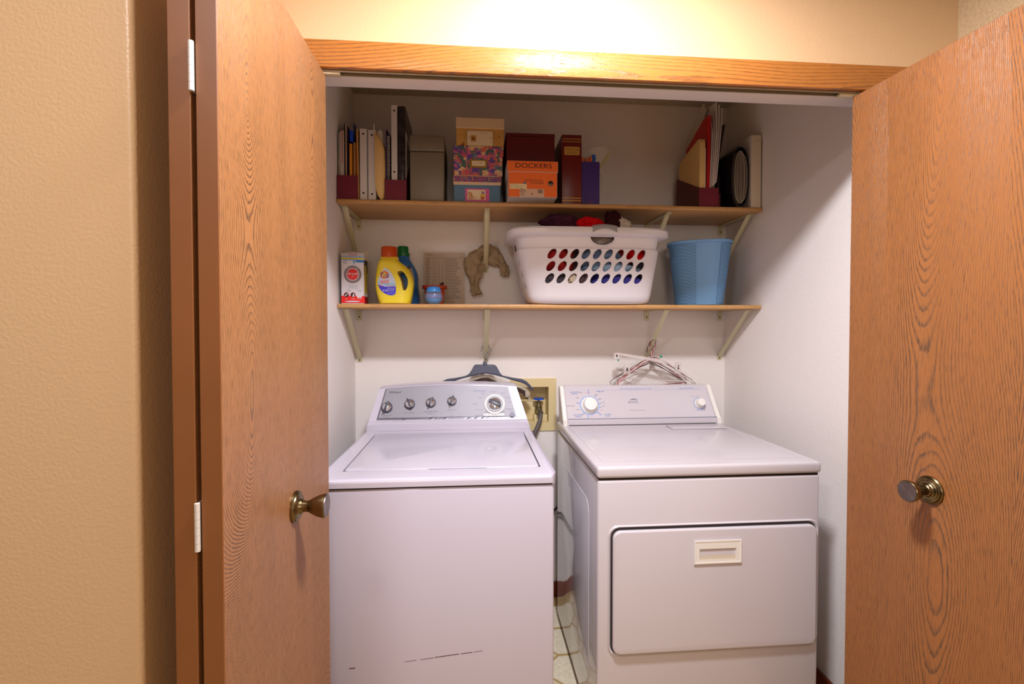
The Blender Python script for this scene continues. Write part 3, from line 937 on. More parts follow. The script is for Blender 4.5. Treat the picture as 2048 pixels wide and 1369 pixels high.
def binder(label, x0, x1, z1, m, y0=2.095, y1=2.36, holes=(0.022, 0.270), lean=0.0, group='white ring binders', name='ring_binder', zb=US):
    t = thing(name, label, 'binder', ((x0 + x1) / 2, (y0 + y1) / 2, zb), group)
    sh = lambda c: Vector((c.x + lean * (c.z - zb), c.y, c.z))
    w = 0.003
    link('spine', G().box(x0, x1, y0, y0 + w, zb, z1, 0.001, 1).warp(sh), m, t)
    for a in (x0, x1 - w):
        link('cover', G().box(a, a + w, y0 + w, y1, zb, z1, 0.001, 1).warp(sh), m, t)
    link('page_block', G().box(x0 + 0.005, x1 - 0.005, y0 + 0.02, y1 - 0.01, zb + 0.006, z1 - 0.008).warp(sh), paper, t, sharp=None)
    for h in holes:
        zc = z1 - h
        link('finger_hole', G().lathe([(0, 0), (0.0042, 0), (0.0042, 0.0006), (0, 0.0006)], sh(Vector(((x0 + x1) / 2, y0, zc))), (0, -1, 0), 14), dark_gap, t, sharp=None)
    return t
binder('white ring binder left of the grey-edged one, two dark rivet holes', -0.4700, -0.4410, 2.207, vinyl_w, lean=0.0)
tag(link('file_cover', G().box(-0.4395, -0.4370, 2.097, 2.355, US, 2.203), mat('grey_plastic_cover', (150, 144, 142), 0.4), sharp=None), 'thin grey plastic file between the two short white binders', 'file')
binder('white ring binder half covered by the manila envelope', -0.4355, -0.4045, 2.203, vinyl_w)
# bulging manila envelope with loose papers
en = thing('manila_envelope', 'bulging manila envelope folder, papers at its top, foot drawn to a point', 'envelope', (-0.385, 2.16, US))
g = G()
rings = []
for z, xa, xb, yf in ((US, -0.3840, -0.3780, 2.090), (1.926, -0.3960, -0.3690, 2.086), (1.960, -0.4055, -0.3665, 2.084), (2.05, -0.4075, -0.3655, 2.083), (2.12, -0.4080, -0.3690, 2.084), (2.16, -0.4095, -0.3790, 2.086), (2.188, -0.4110, -0.4000, 2.088)):
    mid = (xa + xb) / 2
    xb = min(xb, -0.3675)
    xm = max(xa, -0.4040)
    rings.append([(xa, yf + 0.004, z), (mid - (xb - xa) * 0.25, yf, z), (mid + (xb - xa) * 0.25, yf + 0.002, z), (xb, yf + 0.010, z), (xb, 2.30, z), (xm, 2.30, z), (xm, 2.0945, z)])
link('envelope', g.loft(rings), manila, en, sharp=60)
link('loose_paper', G().prism([(-0.4035, 2.13), (-0.3760, 2.13), (-0.3800, 2.205), (-0.3900, 2.214), (-0.4035, 2.200)], 'Y', 2.12, 2.124), paper, en, sharp=None)
link('loose_paper', G().prism([(-0.4125, 2.14), (-0.4085, 2.14), (-0.4090, 2.228), (-0.4120, 2.230)], 'Y', 2.0925, 2.0945), paper, en, sharp=None)

# second holder's contents
hold2 = US + 0.0035
tag(link('folder', G().prism([(2.10, hold2), (2.32, hold2), (2.32, 2.19), (2.20, 2.216), (2.115, 2.214), (2.10, 2.195)], 'X', -0.3630, -0.3595), mat('violet_folder', (66, 40, 104), 0.5), sharp=None), 'dark purple folder at the left of the middle holder', 'folder', 'papers in the magazine holders')
sn = thing('spiral_notebook', 'black spiral notebook with a pale wire binding facing out', 'notebook', (-0.353, 2.2, hold2))
link('cover', G().box(-0.3590, -0.3455, 2.106, 2.32, hold2, 2.188), mat('black_card', (40, 32, 34)), sn, sharp=None)
wire_m = mat('pale_wire', (196, 184, 168), 0.35, metal=0.3)
for k in range(30):
    z = 2.000 + k * 0.0062
    link('wire_ring', G().tube([(-0.3523 + 0.0055 * math.cos(a), 2.1035 + 0.004 * math.sin(a), z) for a in [2 * PI * i / 8 for i in range(8)]], 0.0013, 4, closed=True), wire_m, sn)
binder('tall white ring binder in the middle magazine holder', -0.3400, -0.3155, 2.3125, vinyl_w, y0=2.100, y1=2.33, holes=(0.024, 0.282), zb=hold2)
marb = mat('black_marbled_vinyl', (44, 34, 36), 0.35, mottle=(38, 0.9))
bm_ = thing('ring_binder', 'tall black marbled binder with a rounded spine', 'binder', (-0.296, 2.21, hold2))
g = G()
pts = [(-0.3135, 2.11), (-0.3110, 2.102), (-0.3040, 2.098), (-0.2890, 2.098), (-0.2825, 2.102), (-0.2808, 2.11), (-0.2808, 2.33), (-0.3135, 2.33)]
link('cover', g.prism(pts, 'Z', hold2, 2.309, 0.003, 2), marb, bm_, sharp=50)
link('page_edge', G().box(-0.2806, -0.2795, 2.104, 2.33, hold2, 2.20), paper, bm_, sharp=None)
for zc in (2.287, 2.035):
    link('finger_hole', G().lathe([(0, 0), (0.0045, 0), (0.0045, 0.0008), (0, 0.0008)], (-0.2960, 2.098, zc), (0, -1, 0), 14), mat('hole_dark', (16, 12, 14), 0.6), bm_, sharp=None)

# grey file box with a deep lid
gb = thing('file_box', 'olive-grey plastic file box with a deep hinged lid', 'box', (-0.19, 2.22, US))
gm = mat('olive_grey_plastic', (126, 116, 98), 0.42)
link('body', G().box(-0.2625, -0.1178, 2.096, 2.345, US, 2.1195, 0.006, 3), gm, gb)
link('lid', G().box(-0.2640, -0.1162, 2.0945, 2.346, 2.1215, 2.1895, 0.007, 3), gm, gb)
link('latch_tab', G().box(-0.1165, -0.1145, 2.16, 2.30, 2.06, 2.135, 0.001), mat('dark_plastic', (54, 46, 42), 0.5), gb)

# stack of photo boxes
def print_mat(name, kind):
    m = bpy.data.materials.new(name)
    m.use_nodes = True
    nt = m.node_tree
    p = nt.nodes['Principled BSDF']
    p.inputs['Roughness'].default_value = 0.5
    tc = nt.nodes.new('ShaderNodeTexCoord')
    if kind == 'floral':
        nz = nt.nodes.new('ShaderNodeTexNoise')
        nz.inputs['Scale'].default_value = 30
        nz.inputs['Detail'].default_value = 2
        nt.links.new(tc.outputs['Object'], nz.inputs['Vector'])
        mxv = nt.nodes.new('ShaderNodeMixRGB')
        mxv.inputs[0].default_value = 0.06
        nt.links.new(tc.outputs['Object'], mxv.inputs[1])
        nt.links.new(nz.outputs['Color'], mxv.inputs[2])
        vo = nt.nodes.new('ShaderNodeTexVoronoi')
        vo.inputs['Scale'].default_value = 62
        nt.links.new(mxv.outputs[0], vo.inputs['Vector'])
        sx = nt.nodes.new('ShaderNodeSeparateColor')
        nt.links.new(vo.outputs['Color'], sx.inputs[0])
        cr = nt.nodes.new('ShaderNodeValToRGB')
        cr.color_ramp.interpolation = 'CONSTANT'
        cols = [(196, 84, 110), (86, 112, 92), (214, 112, 90), (104, 70, 150), (226, 186, 140), (112, 124, 132), (206, 100, 140), (72, 104, 100)]
        e = cr.color_ramp.elements
        e[0].color = rgb(*cols[0])
        e[1].position = 0.13
        e[1].color = rgb(*cols[1])
        for i in range(2, 8):
            k = e.new(i * 0.125)
            k.color = rgb(*cols[i])
        nt.links.new(sx.outputs[0], cr.inputs[0])
        n2 = nt.nodes.new('ShaderNodeTexNoise')
        n2.inputs['Scale'].default_value = 120
        nt.links.new(tc.outputs['Object'], n2.inputs['Vector'])
        mx = nt.nodes.new('ShaderNodeMixRGB')
        mx.blend_type = 'SOFT_LIGHT'
        mx.inputs[0].default_value = 0.6
        nt.links.new(cr.outputs[0], mx.inputs[1])
        nt.links.new(n2.outputs['Color'], mx.inputs[2])
        nt.links.new(mx.outputs[0], p.inputs['Base Color'])
    else:   # dots on a purple band
        sp = nt.nodes.new('ShaderNodeSeparateXYZ')
        nt.links.new(tc.outputs['Object'], sp.inputs[0])
        s_ = 0.0078
        ux = math_node(nt, 'DIVIDE', sp.outputs[0], s_)
        uz = math_node(nt, 'DIVIDE', math_node(nt, 'ADD', sp.outputs[2], 0.0012), s_)
        fx = math_node(nt, 'SUBTRACT', math_node(nt, 'FRACT', ux), 0.5)
        fz = math_node(nt, 'SUBTRACT', math_node(nt, 'FRACT', uz), 0.5)
        dd = math_node(nt, 'SQRT', math_node(nt, 'ADD', math_node(nt, 'MULTIPLY', fx, fx), math_node(nt, 'MULTIPLY', fz, fz)))
        dot = math_node(nt, 'LESS_THAN', dd, 0.34)
        cmb = nt.nodes.new('ShaderNodeCombineXYZ')
        nt.links.new(math_node(nt, 'FLOOR', ux), cmb.inputs[0])
        nt.links.new(math_node(nt, 'FLOOR', uz), cmb.inputs[1])
        wn = nt.nodes.new('ShaderNodeTexWhiteNoise')
        nt.links.new(cmb.outputs[0], wn.inputs['Vector'])
        cr = nt.nodes.new('ShaderNodeValToRGB')
        cr.color_ramp.interpolation = 'CONSTANT'
        cols = [(170, 60, 130), (226, 180, 80), (220, 70, 70), (140, 130, 180), (206, 110, 40), (90, 120, 110), (190, 70, 120)]
        e = cr.color_ramp.elements
        e[0].color = rgb(*cols[0])
        e[1].position = 0.14
        e[1].color = rgb(*cols[1])
        for i in range(2, 7):
            k = e.new(i * 0.142)
            k.color = rgb(*cols[i])
        nt.links.new(wn.outputs['Value'], cr.inputs[0])
        mx = nt.nodes.new('ShaderNodeMixRGB')
        mx.inputs[1].default_value = rgb(112, 54, 120)
        nt.links.new(dot, mx.inputs[0])
        nt.links.new(cr.outputs[0], mx.inputs[2])
        nt.links.new(mx.outputs[0], p.inputs['Base Color'])
    MATS[name] = m
    return m
floral = print_mat('floral_print', 'floral')
dots = print_mat('dotted_purple_band', 'dots')

def photo_box(label, body, lid, y0, depth, bm_, lm):
    t = thing('photo_box', label, 'box', (body[0] / 2 + body[1] / 2, y0 + depth / 2, body[2]), 'stacked photo boxes')
    link('body', G().box(body[0], body[1], y0, y0 + depth, body[2], body[3], 0.0012, 1), bm_, t)
    l = link('lid', G().box(lid[0], lid[1], y0 - 0.003, y0 + depth + 0.003, lid[2], lid[3], 0.0015, 1), lm, t)
    return t, l
Y0 = 2.098
cream = mat('cream_box_card', (222, 194, 156), 0.6)
b1, l1 = photo_box('blue photo box at the bottom of the stack, cream lid with purple dots', (-0.0762, 0.1228, US, 1.985), (-0.0785, 0.1262, 1.9825, 2.0225), Y0, 0.27, mat('slate_blue_card', (92, 128, 158), 0.6), cream)
link('dotted_band', G().box(-0.0765, 0.1242, Y0 - 0.0036, Y0 - 0.0026, 1.9945, 2.0185), dots, l1, sharp=None)
lab = plate('label_frame', rect(-0.0285, 0.0755, 1.9125, 1.9675, 0.004), Y0, mat('pink_label', (214, 92, 158), 0.5), b1)
plate('label_card', rect(-0.0190, 0.0590, 1.9195, 1.9620), Y0 - 0.0005, mat('cream_label', (234, 214, 178), 0.6), lab)
pup = mat('sandy_print', (206, 160, 118), 0.6)
plate('puppy_print', ell(-0.0085, 1.9450, 0.0095, 0.0085), Y0 - 0.001, pup, lab)
plate('puppy_print', ell(-0.0030, 1.9285, 0.0125, 0.0085), Y0 - 0.001, pup, lab)
plate('puppy_print', [(0.010, 1.923), (0.017, 1.923), (0.0185, 1.934), (0.016, 1.934), (0.0145, 1.926)], Y0 - 0.001, pup, lab)
plate('bow_print', ell(0.0, 1.9385, 0.0035, 0.0024), Y0 - 0.0015, mat('red_ink', (176, 24, 18)), lab)
plate('cupcake_print', [(0.0405, 1.9205), (0.0525, 1.9205), (0.0560, 1.9330), (0.0375, 1.9330)], Y0 - 0.001, mat('brick_red_print', (196, 84, 60), 0.6), lab)
plate('cupcake_print', ell(0.0465, 1.9385, 0.0105, 0.0065), Y0 - 0.0013, mat('yellow_print', (222, 186, 70), 0.6), lab)
plate('cupcake_print', ell(0.0480, 1.9490, 0.0058, 0.0065), Y0 - 0.0016, mat('lilac_print', (150, 120, 180), 0.6), lab)
b2, l2 = photo_box('floral photo box with a brass label holder, middle of the stack', (-0.0768, 0.1322, 2.0230, 2.1085), (-0.0785, 0.1362, 2.1060, 2.1485), Y0, 0.27, floral, floral)
bh = link('label_holder', G().frame(-0.0075, 0.0665, 2.0565, 2.0900, 0.0005, 0.0585, 2.0630, 2.0860, Y0 - 0.0025, Y0 - 0.0002), mat('bright_brass', (196, 156, 72), 0.3, metal=0.8), b2)
plate('label_card', rect(0.0005, 0.0585, 2.0630, 2.0860), Y0 - 0.0004, mat('cream_label', (234, 214, 178)), bh, 0.0004)
words('handwriting', 'July 2002', 0.0295, Y0 - 0.0012, 2.0770, 0.034, 0.0055, mat('brown_ink', (150, 116, 92), 0.6), bh)
b3, l3 = photo_box('tan photo box with a plain cream lid, top of the stack', (-0.0655, 0.1385, 2.1490, 2.2270), (-0.0672, 0.1405, 2.2240, 2.2690), Y0, 0.26, mat('kraft_tan_card', (206, 156, 82), 0.6, mottle=(25, 0.12)), cream)
card = plate('label_card', rect(-0.0190, 0.0905, 2.1500, 2.2140, 0.003), Y0, mat('cream_label', (234, 214, 178)), b3)
plate('label_border', rect(-0.0205, 0.0920, 2.1495, 2.2155, 0.003), Y0 - 0.0001, mat('tan_line', (150, 110, 60), 0.6), b3, 0.0003)
plate('stamp_print', rect(-0.0040, 0.0190, 2.1680, 2.1945), Y0 - 0.0005, mat('gold_print', (196, 146, 60), 0.6), card)
plate('stamp_print', [(-0.0020, 2.1750), (0.0165, 2.1750), (0.0120, 2.1830), (0.0070, 2.1890), (0.0020, 2.1830)], Y0 - 0.001, mat('rust_print', (140, 76, 40), 0.6), card)
for x in (-0.0105, 0.0805):
    plate('rivet', ell(x, 2.1835, 0.0022, 0.0022, 10), Y0 - 0.0005, knob_dark, card)
words('handwriting', 'May 1997', 0.0520, Y0 - 0.0012, 2.2040, 0.032, 0.0055, mat('brown_ink', (150, 116, 92)), card)
plate('leaf_print', [(-0.050, 2.1500), (-0.033, 2.1500), (-0.031, 2.168), (-0.037, 2.160)], Y0, mat('rust_print', (140, 76, 40)), b3)
plate('leaf_print', [(0.114, 2.190), (0.121, 2.186), (0.116, 2.198)], Y0, mat('rust_print', (140, 76, 40)), b3)

# orange shoe box hanging over the shelf edge
sb = thing('shoe_box', 'orange shoe box with black lettering on its lid, overhanging the upper shelf', 'box', (0.252, 2.16, US))
org = mat('orange_card', (232, 104, 30), 0.5)
org = mat('shoe_box_orange', (236, 108, 28), 0.5)
greyc = mat('grey_box_card', (186, 176, 170), 0.6)
g = G().box(0.1500, 0.3540, 1.995, 2.33, US, 2.012, 0.001, 1)
g.bm.normal_update()
for f in g.bm.faces:
    f.material_index = 0 if f.normal.y < -0.9 else 1
link('body', g, [org, greyc], sb)
g = G().box(0.1455, 0.3565, 1.990, 2.335, 2.0105, 2.0555, 0.001, 1)
g.bm.normal_update()
for f in g.bm.faces:
    f.material_index = 0 if f.normal.y < -0.9 else 1
sl = link('lid', g, [org, greyc], sb)
ink = mat('dark_brown_ink', (44, 22, 30), 0.5)
words('lettering', 'DOCKERS', 0.2540, 1.9895, 2.0350, 0.150, 0.0195, ink, sl)
for body, x, z, w_, h_ in (('THE ONE AND ONLY', 0.256, 1.9775, 0.078, 0.0075), ('STAIN DEFENDER', 0.268, 1.9670, 0.058, 0.0085)):
    words('lettering', body, x, 1.9945, z, w_, h_, mat('brown_ink_dark', (120, 62, 40), 0.5), sb)
plate('badge', rect(0.2110, 0.2250, 1.9625, 1.9705), 1.995, mat('slate_print', (70, 74, 110), 0.5), sb)
plate('badge_wing', [(0.2130, 1.9685), (0.2180, 1.9660), (0.2235, 1.9685), (0.2180, 1.9640)], 1.9945, white_m, sb)
st = plate('price_sticker', rect(0.1560, 0.2260, 1.9410, 1.9622, 0.001), 1.9945, mat('pale_yellow_sticker', (238, 216, 168), 0.6), sb)
for body, x, z, w_, h_ in (('STYLE', 0.1710, 1.9590, 0.018, 0.0030), ('34', 0.1640, 1.9525, 0.008, 0.0045), ('MEDIUM', 0.1860, 1.9545, 0.016, 0.0028), ('BROWN', 0.1860, 1.9495, 0.014, 0.0028), ('90216', 0.2085, 1.9530, 0.018, 0.0030), ('SALE PRICE', 0.1980, 1.9448, 0.026, 0.0030), ('02 14 80', 0.1690, 1.9458, 0.020, 0.0030)):
    words('lettering', body, x, 1.9938, z, w_, h_, mat('dark_brown_ink', (44, 22, 30)), st)
sz = plate('size_label', rect(0.1970, 0.2990, 1.9090, 1.9425), 1.9947, mat('pale_pink_label', (214, 180, 154), 0.6), sb)
words('lettering', '12', 0.2075, 1.9938, 1.9185, 0.0125, 0.0095, ink, sz)
words('lettering', 'M', 0.2475, 1.9938, 1.9195, 0.0085, 0.0090, ink, sz)
for k, b_ in enumerate(('BALLAST', 'BLACK', '90 20712')):
    words('lettering', b_, 0.2105, 1.9938, 1.9405 - 0.0062 * k, 0.021, 0.0042, ink, sz)
for k in range(9):
    plate('barcode_bar', rect(0.2725 + k * 0.0024, 0.2725 + k * 0.0024 + (0.0008 + 0.0008 * (k * 7 % 3) / 2), 1.9245, 1.9405), 1.9942, mat('dark_brown_ink', (44, 22, 30)), sz, 0.0003)
hole = link('round_hole', G().lathe([(0, 0), (0.0112, 0), (0.0112, 0.0008), (0, 0.0008)], (0.3265, 1.995, 1.9660), (0, -1, 0), 24), mat('hole_shadow', (40, 26, 22), 0.7), sb, sharp=None)
plate('hole_lining', [(0.3265 + 0.0098 * math.cos(math.radians(a)), 1.9650 + 0.0098 * math.sin(math.radians(a))) for a in range(180, 361, 15)], 1.9940, mat('grey_tissue', (120, 108, 96), 0.7), hole, 0.0003)

# maroon box on top of the shoe box
mb = thing('keepsake_box', 'plain maroon box lying on top of the orange shoe box', 'box', (0.256, 2.2, 2.0555))
mar = mat('maroon_leatherette', (96, 14, 20), 0.42, mottle=(60, 0.1))
link('body', G().box(0.1500, 0.3630, 2.112, 2.36, 2.0560, 2.2030, 0.002, 1), mar, mb)
link('lid', G().box(0.1485, 0.3645, 2.1105, 2.362, 2.2040, 2.2165, 0.002, 1), mar, mb)

# red photo album with gold bands
al = thing('photo_album', 'dark red photo album with gold bands and a gold spine label', 'album', (0.436, 2.2, US))
red_l = mat('dark_red_leather', (104, 16, 14), 0.35)
gold = mat('gold_foil', (214, 164, 78), 0.3, metal=0.6)
link('spine', G().box(0.3925, 0.4800, 2.096, 2.103, US, 2.2105, 0.002, 2), red_l, al)
for x0 in (0.3925, 0.4765):
    link('cover', G().box(x0, x0 + 0.0035, 2.103, 2.36, US, 2.2105, 0.001, 1), red_l, al)
link('page_block', G().box(0.3980, 0.4745, 2.108, 2.35, US + 0.005, 2.203), mat('album_pages', (190, 172, 146), 0.7), al, sharp=None)
for z in (2.1915, 2.1805, 1.9350, 1.9240):
    link('gold_band', G().box(0.3940, 0.4785, 2.0954, 2.0962, z - 0.0016, z + 0.0016), gold, al, sharp=None)
gl = plate('gold_label', rect(0.4030, 0.4710, 2.1220, 2.1580, 0.005), 2.096, mat('gold_label_card', (196, 152, 70), 0.45, metal=0.2), al)
words('lettering', 'Susanna T. Man', 0.4370, 2.0951, 2.1468, 0.054, 0.0090, mat('brown_ink_dark', (120, 62, 40)), gl)
words('lettering', 'Family Photos', 0.4370, 2.0951, 2.1325, 0.046, 0.0090, mat('brown_ink_dark', (120, 62, 40)), gl)

# purple gift bag, its markers and the zip bag
gbag = thing('gift_bag', 'purple paper gift bag with a white string handle', 'bag', (0.526, 2.18, US))
pur = mat('purple_paper', (62, 36, 120), 0.4)
g = G()
g.frame(0.4855, 0.5665, 2.120, 2.240, 0.4863, 0.5657, 2.1208, 2.2392, US, 2.1035)
g.move(Matrix(((1, 0, 0, 0), (0, 0, 1, 0), (0, 1, 0, 0), (0, 0, 0, 1))))
link('paper_body', g, pur, gbag, sharp=None)
link('fold_crease', G().prism([(0.5070, US + 0.001), (0.5450, US + 0.001), (0.5260, 1.940)], 'Y', 2.1192, 2.1201), mat('purple_paper_fold', (82, 44, 118), 0.45), gbag, sharp=None)
link('string_handle', G().tube([(0.5675, 2.15, 2.060), (0.574, 2.15, 2.061), (0.581, 2.15, 2.050), (0.5845, 2.15, 2.030), (0.583, 2.15, 2.005), (0.583, 2.15, 1.985), (0.580, 2.15, 1.972), (0.573, 2.15, 1.970), (0.5675, 2.15, 1.977)], 0.0014, 6), mat('white_string', (196, 178, 150), 0.7), gbag)
for x, z1 in ((0.4945, 2.1310), (0.5140, 2.1275), (0.5330, 2.1350)):
    mk = link('marker_pen', G().lathe([(0, 0), (0.0068, 0), (0.0075, 0.002), (0.0075, z1 - 1.910 - 0.003), (0.006, z1 - 1.910), (0, z1 - 1.910)], (x, 2.15, 1.910), (0, 0, 1), 14), mat('fluorescent_orange', (240, 112, 52), 0.5))
    tag(mk, {0.4945: 'orange marker beside the dark red album, in the purple gift bag', 0.5140: 'shortest orange marker, the middle one in the purple gift bag', 0.5330: 'tallest orange marker, beside the blue packet in the gift bag'}[x], 'marker', 'orange markers in the gift bag')
tag(link('blue_pouch', G().box(0.5420, 0.5600, 2.16, 2.175, 1.910, 2.152, 0.004, 2), mat('bright_blue_plastic', (40, 104, 200), 0.4, mottle=(90, 0.5))), 'blue packet beside the orange markers in the gift bag', 'packet')
zb = thing('zip_bag', 'clear zip bag with a yellow-green zipper leaning out of the gift bag', 'plastic bag', (0.56, 2.19, 2.1))
film = mat('clear_plastic_film', (238, 234, 226), 0.25, spec=0.6, alpha=0.42, bump=(40, 0.004))
g = G()
outl = [(0.488, 2.07), (0.488, 2.125), (0.512, 2.165), (0.548, 2.188), (0.585, 2.196), (0.612, 2.190), (0.638, 2.172), (0.632, 2.158), (0.578, 2.085), (0.572, 2.070)]
g.loft([[(x, 2.186 + 0.006 * math.sin(40 * x), z) for x, z in outl], [(0.56 + (x - 0.56) * 0.995, 2.200 + 0.004 * math.sin(50 * z), z) for x, z in outl]])
link('film', g, film, zb, sharp=80)
g = G().prism([(0.5750, 2.0900), (0.5790, 2.0885), (0.6300, 2.1625), (0.6265, 2.1665)], 'Y', 2.181, 2.186)
link('zipper', g, mat('yellow_green_plastic', (168, 168, 40), 0.4), zb, sharp=None)

# papers leaning in the right-hand holder
def leaf(name, label, cat, side, x0, x1, m, group='papers in the right magazine holder', lean=0.0):
    """a sheet or folder standing on edge; side outline in (y, z)"""
    zb = side[0][1]
    g = G().prism(side, 'X', x0, x1)
    if lean:
        g.warp(lambda c: Vector((c.x + lean * (c.z - zb), c.y, c.z)))
    return tag(link(name, g, m, sharp=None), label, cat, group)
zb0 = US + 0.0035
leaf('folder', 'tan manila folder in front of the red folder at the right', 'folder', [(2.098, 1.998), (2.098, 2.195), (2.104, 2.212), (2.116, 2.214), (2.305, 2.172), (2.318, 2.135), (2.30, 2.05), (2.30, zb0), (2.10, zb0)], 1.0165, 1.0420, manila)
leaf('booklet', 'slim white booklet between manila and red folders', 'booklet', [(2.10, zb0), (2.30, zb0), (2.30, 2.15), (2.11, 2.18), (2.10, 2.17)], 1.0428, 1.0462, mat('offwhite_paper', (196, 182, 172)))
leaf('folder', 'bright red folder leaning tall in the right magazine holder', 'folder', [(2.10, zb0), (2.31, zb0), (2.32, 2.240), (2.14, 2.318), (2.10, 2.318)], 1.0500, 1.0638, mat('bright_red_card', (176, 10, 8), 0.45), lean=0.012)
leaf('paper_sheaf', 'white paper sheaf rising highest behind the red folder', 'papers', [(2.14, zb0), (2.33, zb0), (2.355, 2.29), (2.19, 2.405), (2.165, 2.40)], 1.0644, 1.0652, mat('ledger_paper', (190, 180, 160), 0.7), lean=0.012)
for k in range(5):
    x0 = 1.0655 + 0.0052 * k
    zt = (2.345, 2.36, 2.395, 2.38, 2.36)[k]
    leaf('paper_sheaf', ('first', 'second', 'third', 'fourth', 'fifth')[k] + ' loose white sheaf right of the red folder, counted from it', 'papers', [(2.102 - 0.004 * k, 1.996 + 0.006 * k), (2.30, zb0), (2.34, 2.22), (2.20, zt), (2.135 - 0.01 * k, zt - 0.01), (2.10 - 0.003 * k, 2.25)], x0, x0 + 0.0044, mat('paper_tone_%d' % (k % 3), ((206, 194, 190), (190, 178, 176), (214, 200, 190))[k % 3], 0.75), lean=0.035 + 0.014 * k)
leaf('plan_sheet', 'beige drawing sheet behind the white sheaves', 'papers', [(2.12, 1.99), (2.31, zb0), (2.34, 2.22), (2.24, 2.365), (2.15, 2.345)], 1.0925, 1.0965, mat('beige_sheet', (182, 162, 124), 0.7), lean=0.10)
leaf('folder', 'dark maroon folder tip behind the papers, leaning to the wall', 'folder', [(2.16, zb0), (2.33, zb0), (2.34, 2.22), (2.25, 2.335), (2.21, 2.330)], 1.0985, 1.1010, mat('dark_maroon_card', (60, 18, 24), 0.5), lean=0.225)

# rolled black photo album and the white binder at the right end
ra = thing('clear_page_album', 'floppy black album of clear grey pages slumped against the white binder', 'album', (1.19, 2.2, US))
black_v = mat('black_vinyl', (26, 18, 20), 0.32)
def oval(cx, cz, rx, rz, y, n=28):
    return [(cx + rx * math.copysign(abs(math.cos(t)) ** 0.8, math.cos(t)), y, cz + rz * math.copysign(abs(math.sin(t)) ** 0.85, math.sin(t))) for t in [2 * PI * i / n for i in range(n)]]
g = G()
o0, i0 = oval(1.2055, 2.046, 0.0420, 0.1375, 2.096), oval(1.2075, 2.048, 0.0365, 0.130, 2.096)
o1, i1 = oval(1.187, 2.042, 0.0420, 0.130, 2.345), oval(1.188, 2.043, 0.0365, 0.122, 2.345)
g.loft([o0, o1, i1, i0, o0], False, False)
bmesh.ops.remove_doubles(g.bm, verts=g.bm.verts, dist=1e-5)
link('cover', g, black_v, ra, sharp=50)
for k in range(9):
    u = (k - 4) / 4.4
    g = G()
    rows = []
    for zz in [i / 10 for i in range(11)]:
        z = 1.928 + 0.236 * zz
        hw_ = 0.033 * math.sqrt(max(0.0, 1 - (2 * zz - 1) ** 2)) ** 0.7
        x = 1.2090 + u * max(hw_, 0.006) + 0.0035 * math.sin(PI * zz)
        rows.append([(x - 0.0013, 2.0975 + 0.002 * (k % 3), z), (x + 0.0013, 2.0975 + 0.002 * (k % 3), z), (x - 0.016, 2.335, z), (x - 0.0186, 2.335, z)])
    link('page', g.loft(rows), mat('grey_clear_page_%d' % (k % 2), ((166, 154, 140), (136, 124, 112))[k % 2], 0.35), ra, sharp=50)
blk = thing('zip_case', 'black vinyl case with dark red patches lying behind the floppy album', 'case', (1.14, 2.25, US))
link('case_body', G().prism([(1.110, US), (1.143, US), (1.143, 2.06), (1.138, 2.075), (1.128, 2.03), (1.112, 1.95)], 'Y', 2.15, 2.35, 0.004, 2), black_v, blk)
link('red_patch', G().prism([(1.124, 1.925), (1.141, 1.922), (1.141, 1.985), (1.130, 1.978)], 'Y', 2.146, 2.151), mat('dark_red_vinyl', (86, 20, 26), 0.4), blk, sharp=None)
wb = thing('ring_binder', 'white ring binder standing at the right end against the wall', 'binder', (1.273, 2.2, US), 'white ring binders')
ivory = mat('ivory_vinyl', (222, 210, 186), 0.45)
link('spine', G().box(1.2520, 1.2975, 2.086, 2.0895, US, 2.2320, 0.001, 1), ivory, wb)
for x0 in (1.2520, 1.2945):
    link('cover', G().box(x0, x0 + 0.003, 2.0895, 2.37, US, 2.2320, 0.001, 1), vinyl_w, wb)
link('page_block', G().box(1.2570, 1.2925, 2.105, 2.36, US + 0.006, 2.222), paper, wb, sharp=None)
link('pen_mark', G().tube([(1.276, 2.0857, 2.206), (1.281, 2.0857, 2.208), (1.285, 2.0857, 2.206), (1.291, 2.0857, 2.205)], 0.0007, 4), mat('teal_ink', (120, 160, 130), 0.6), wb)

# ================================================================= lower shelf
LS = 1.4692

# ---- dryer cloth carton
db = thing('dry_cleaning_kit_box', 'white carton with a round red logo and red foot, left end of lower shelf', 'box', (-0.505, 2.14, LS))
DX0, DX1, DY = -0.5515, -0.4575, 2.100
g = G().box(DX0, DX1, DY, 2.175, LS, 1.6845, 0.001, 1)
link('carton', g, mat('carton_white', (226, 222, 228), 0.45), db)
link('back_flap', G().box(DX0 + 0.002, DX1 + 0.006, 2.172, 2.1745, 1.66, 1.7010), mat('carton_inside', (206, 190, 172), 0.6), db, sharp=None)
link('side_print', G().prism([(2.112, 1.515), (2.165, 1.515), (2.165, 1.595), (2.135, 1.640), (2.112, 1.630)], 'X', DX1, DX1 + 0.0005), mat('yellow_side_print', (206, 186, 60), 0.5), db, sharp=None)
link('side_print', G().prism([(2.105, 1.595), (2.17, 1.60), (2.17, 1.66), (2.105, 1.655)], 'X', DX1, DX1 + 0.0004), mat('dark_side_print', (52, 46, 40), 0.5), db, sharp=None)
def DP(x, y):
    return (DX0 + (665 + x / 10.956 - 682) * 0.002064, 1.6845 - (490 + y / 10.956 - 506) * 0.00211)
red_p = mat('bright_red_print', (238, 36, 30), 0.45)
blue_p = mat('sky_blue_print', (120, 170, 226), 0.5)
blue_d = mat('strong_blue_print', (38, 120, 214), 0.5)
yel_p = mat('yellow_print_band', (232, 202, 40), 0.5)
char_p = mat('charcoal_print', (60, 44, 48), 0.5)
F = DY
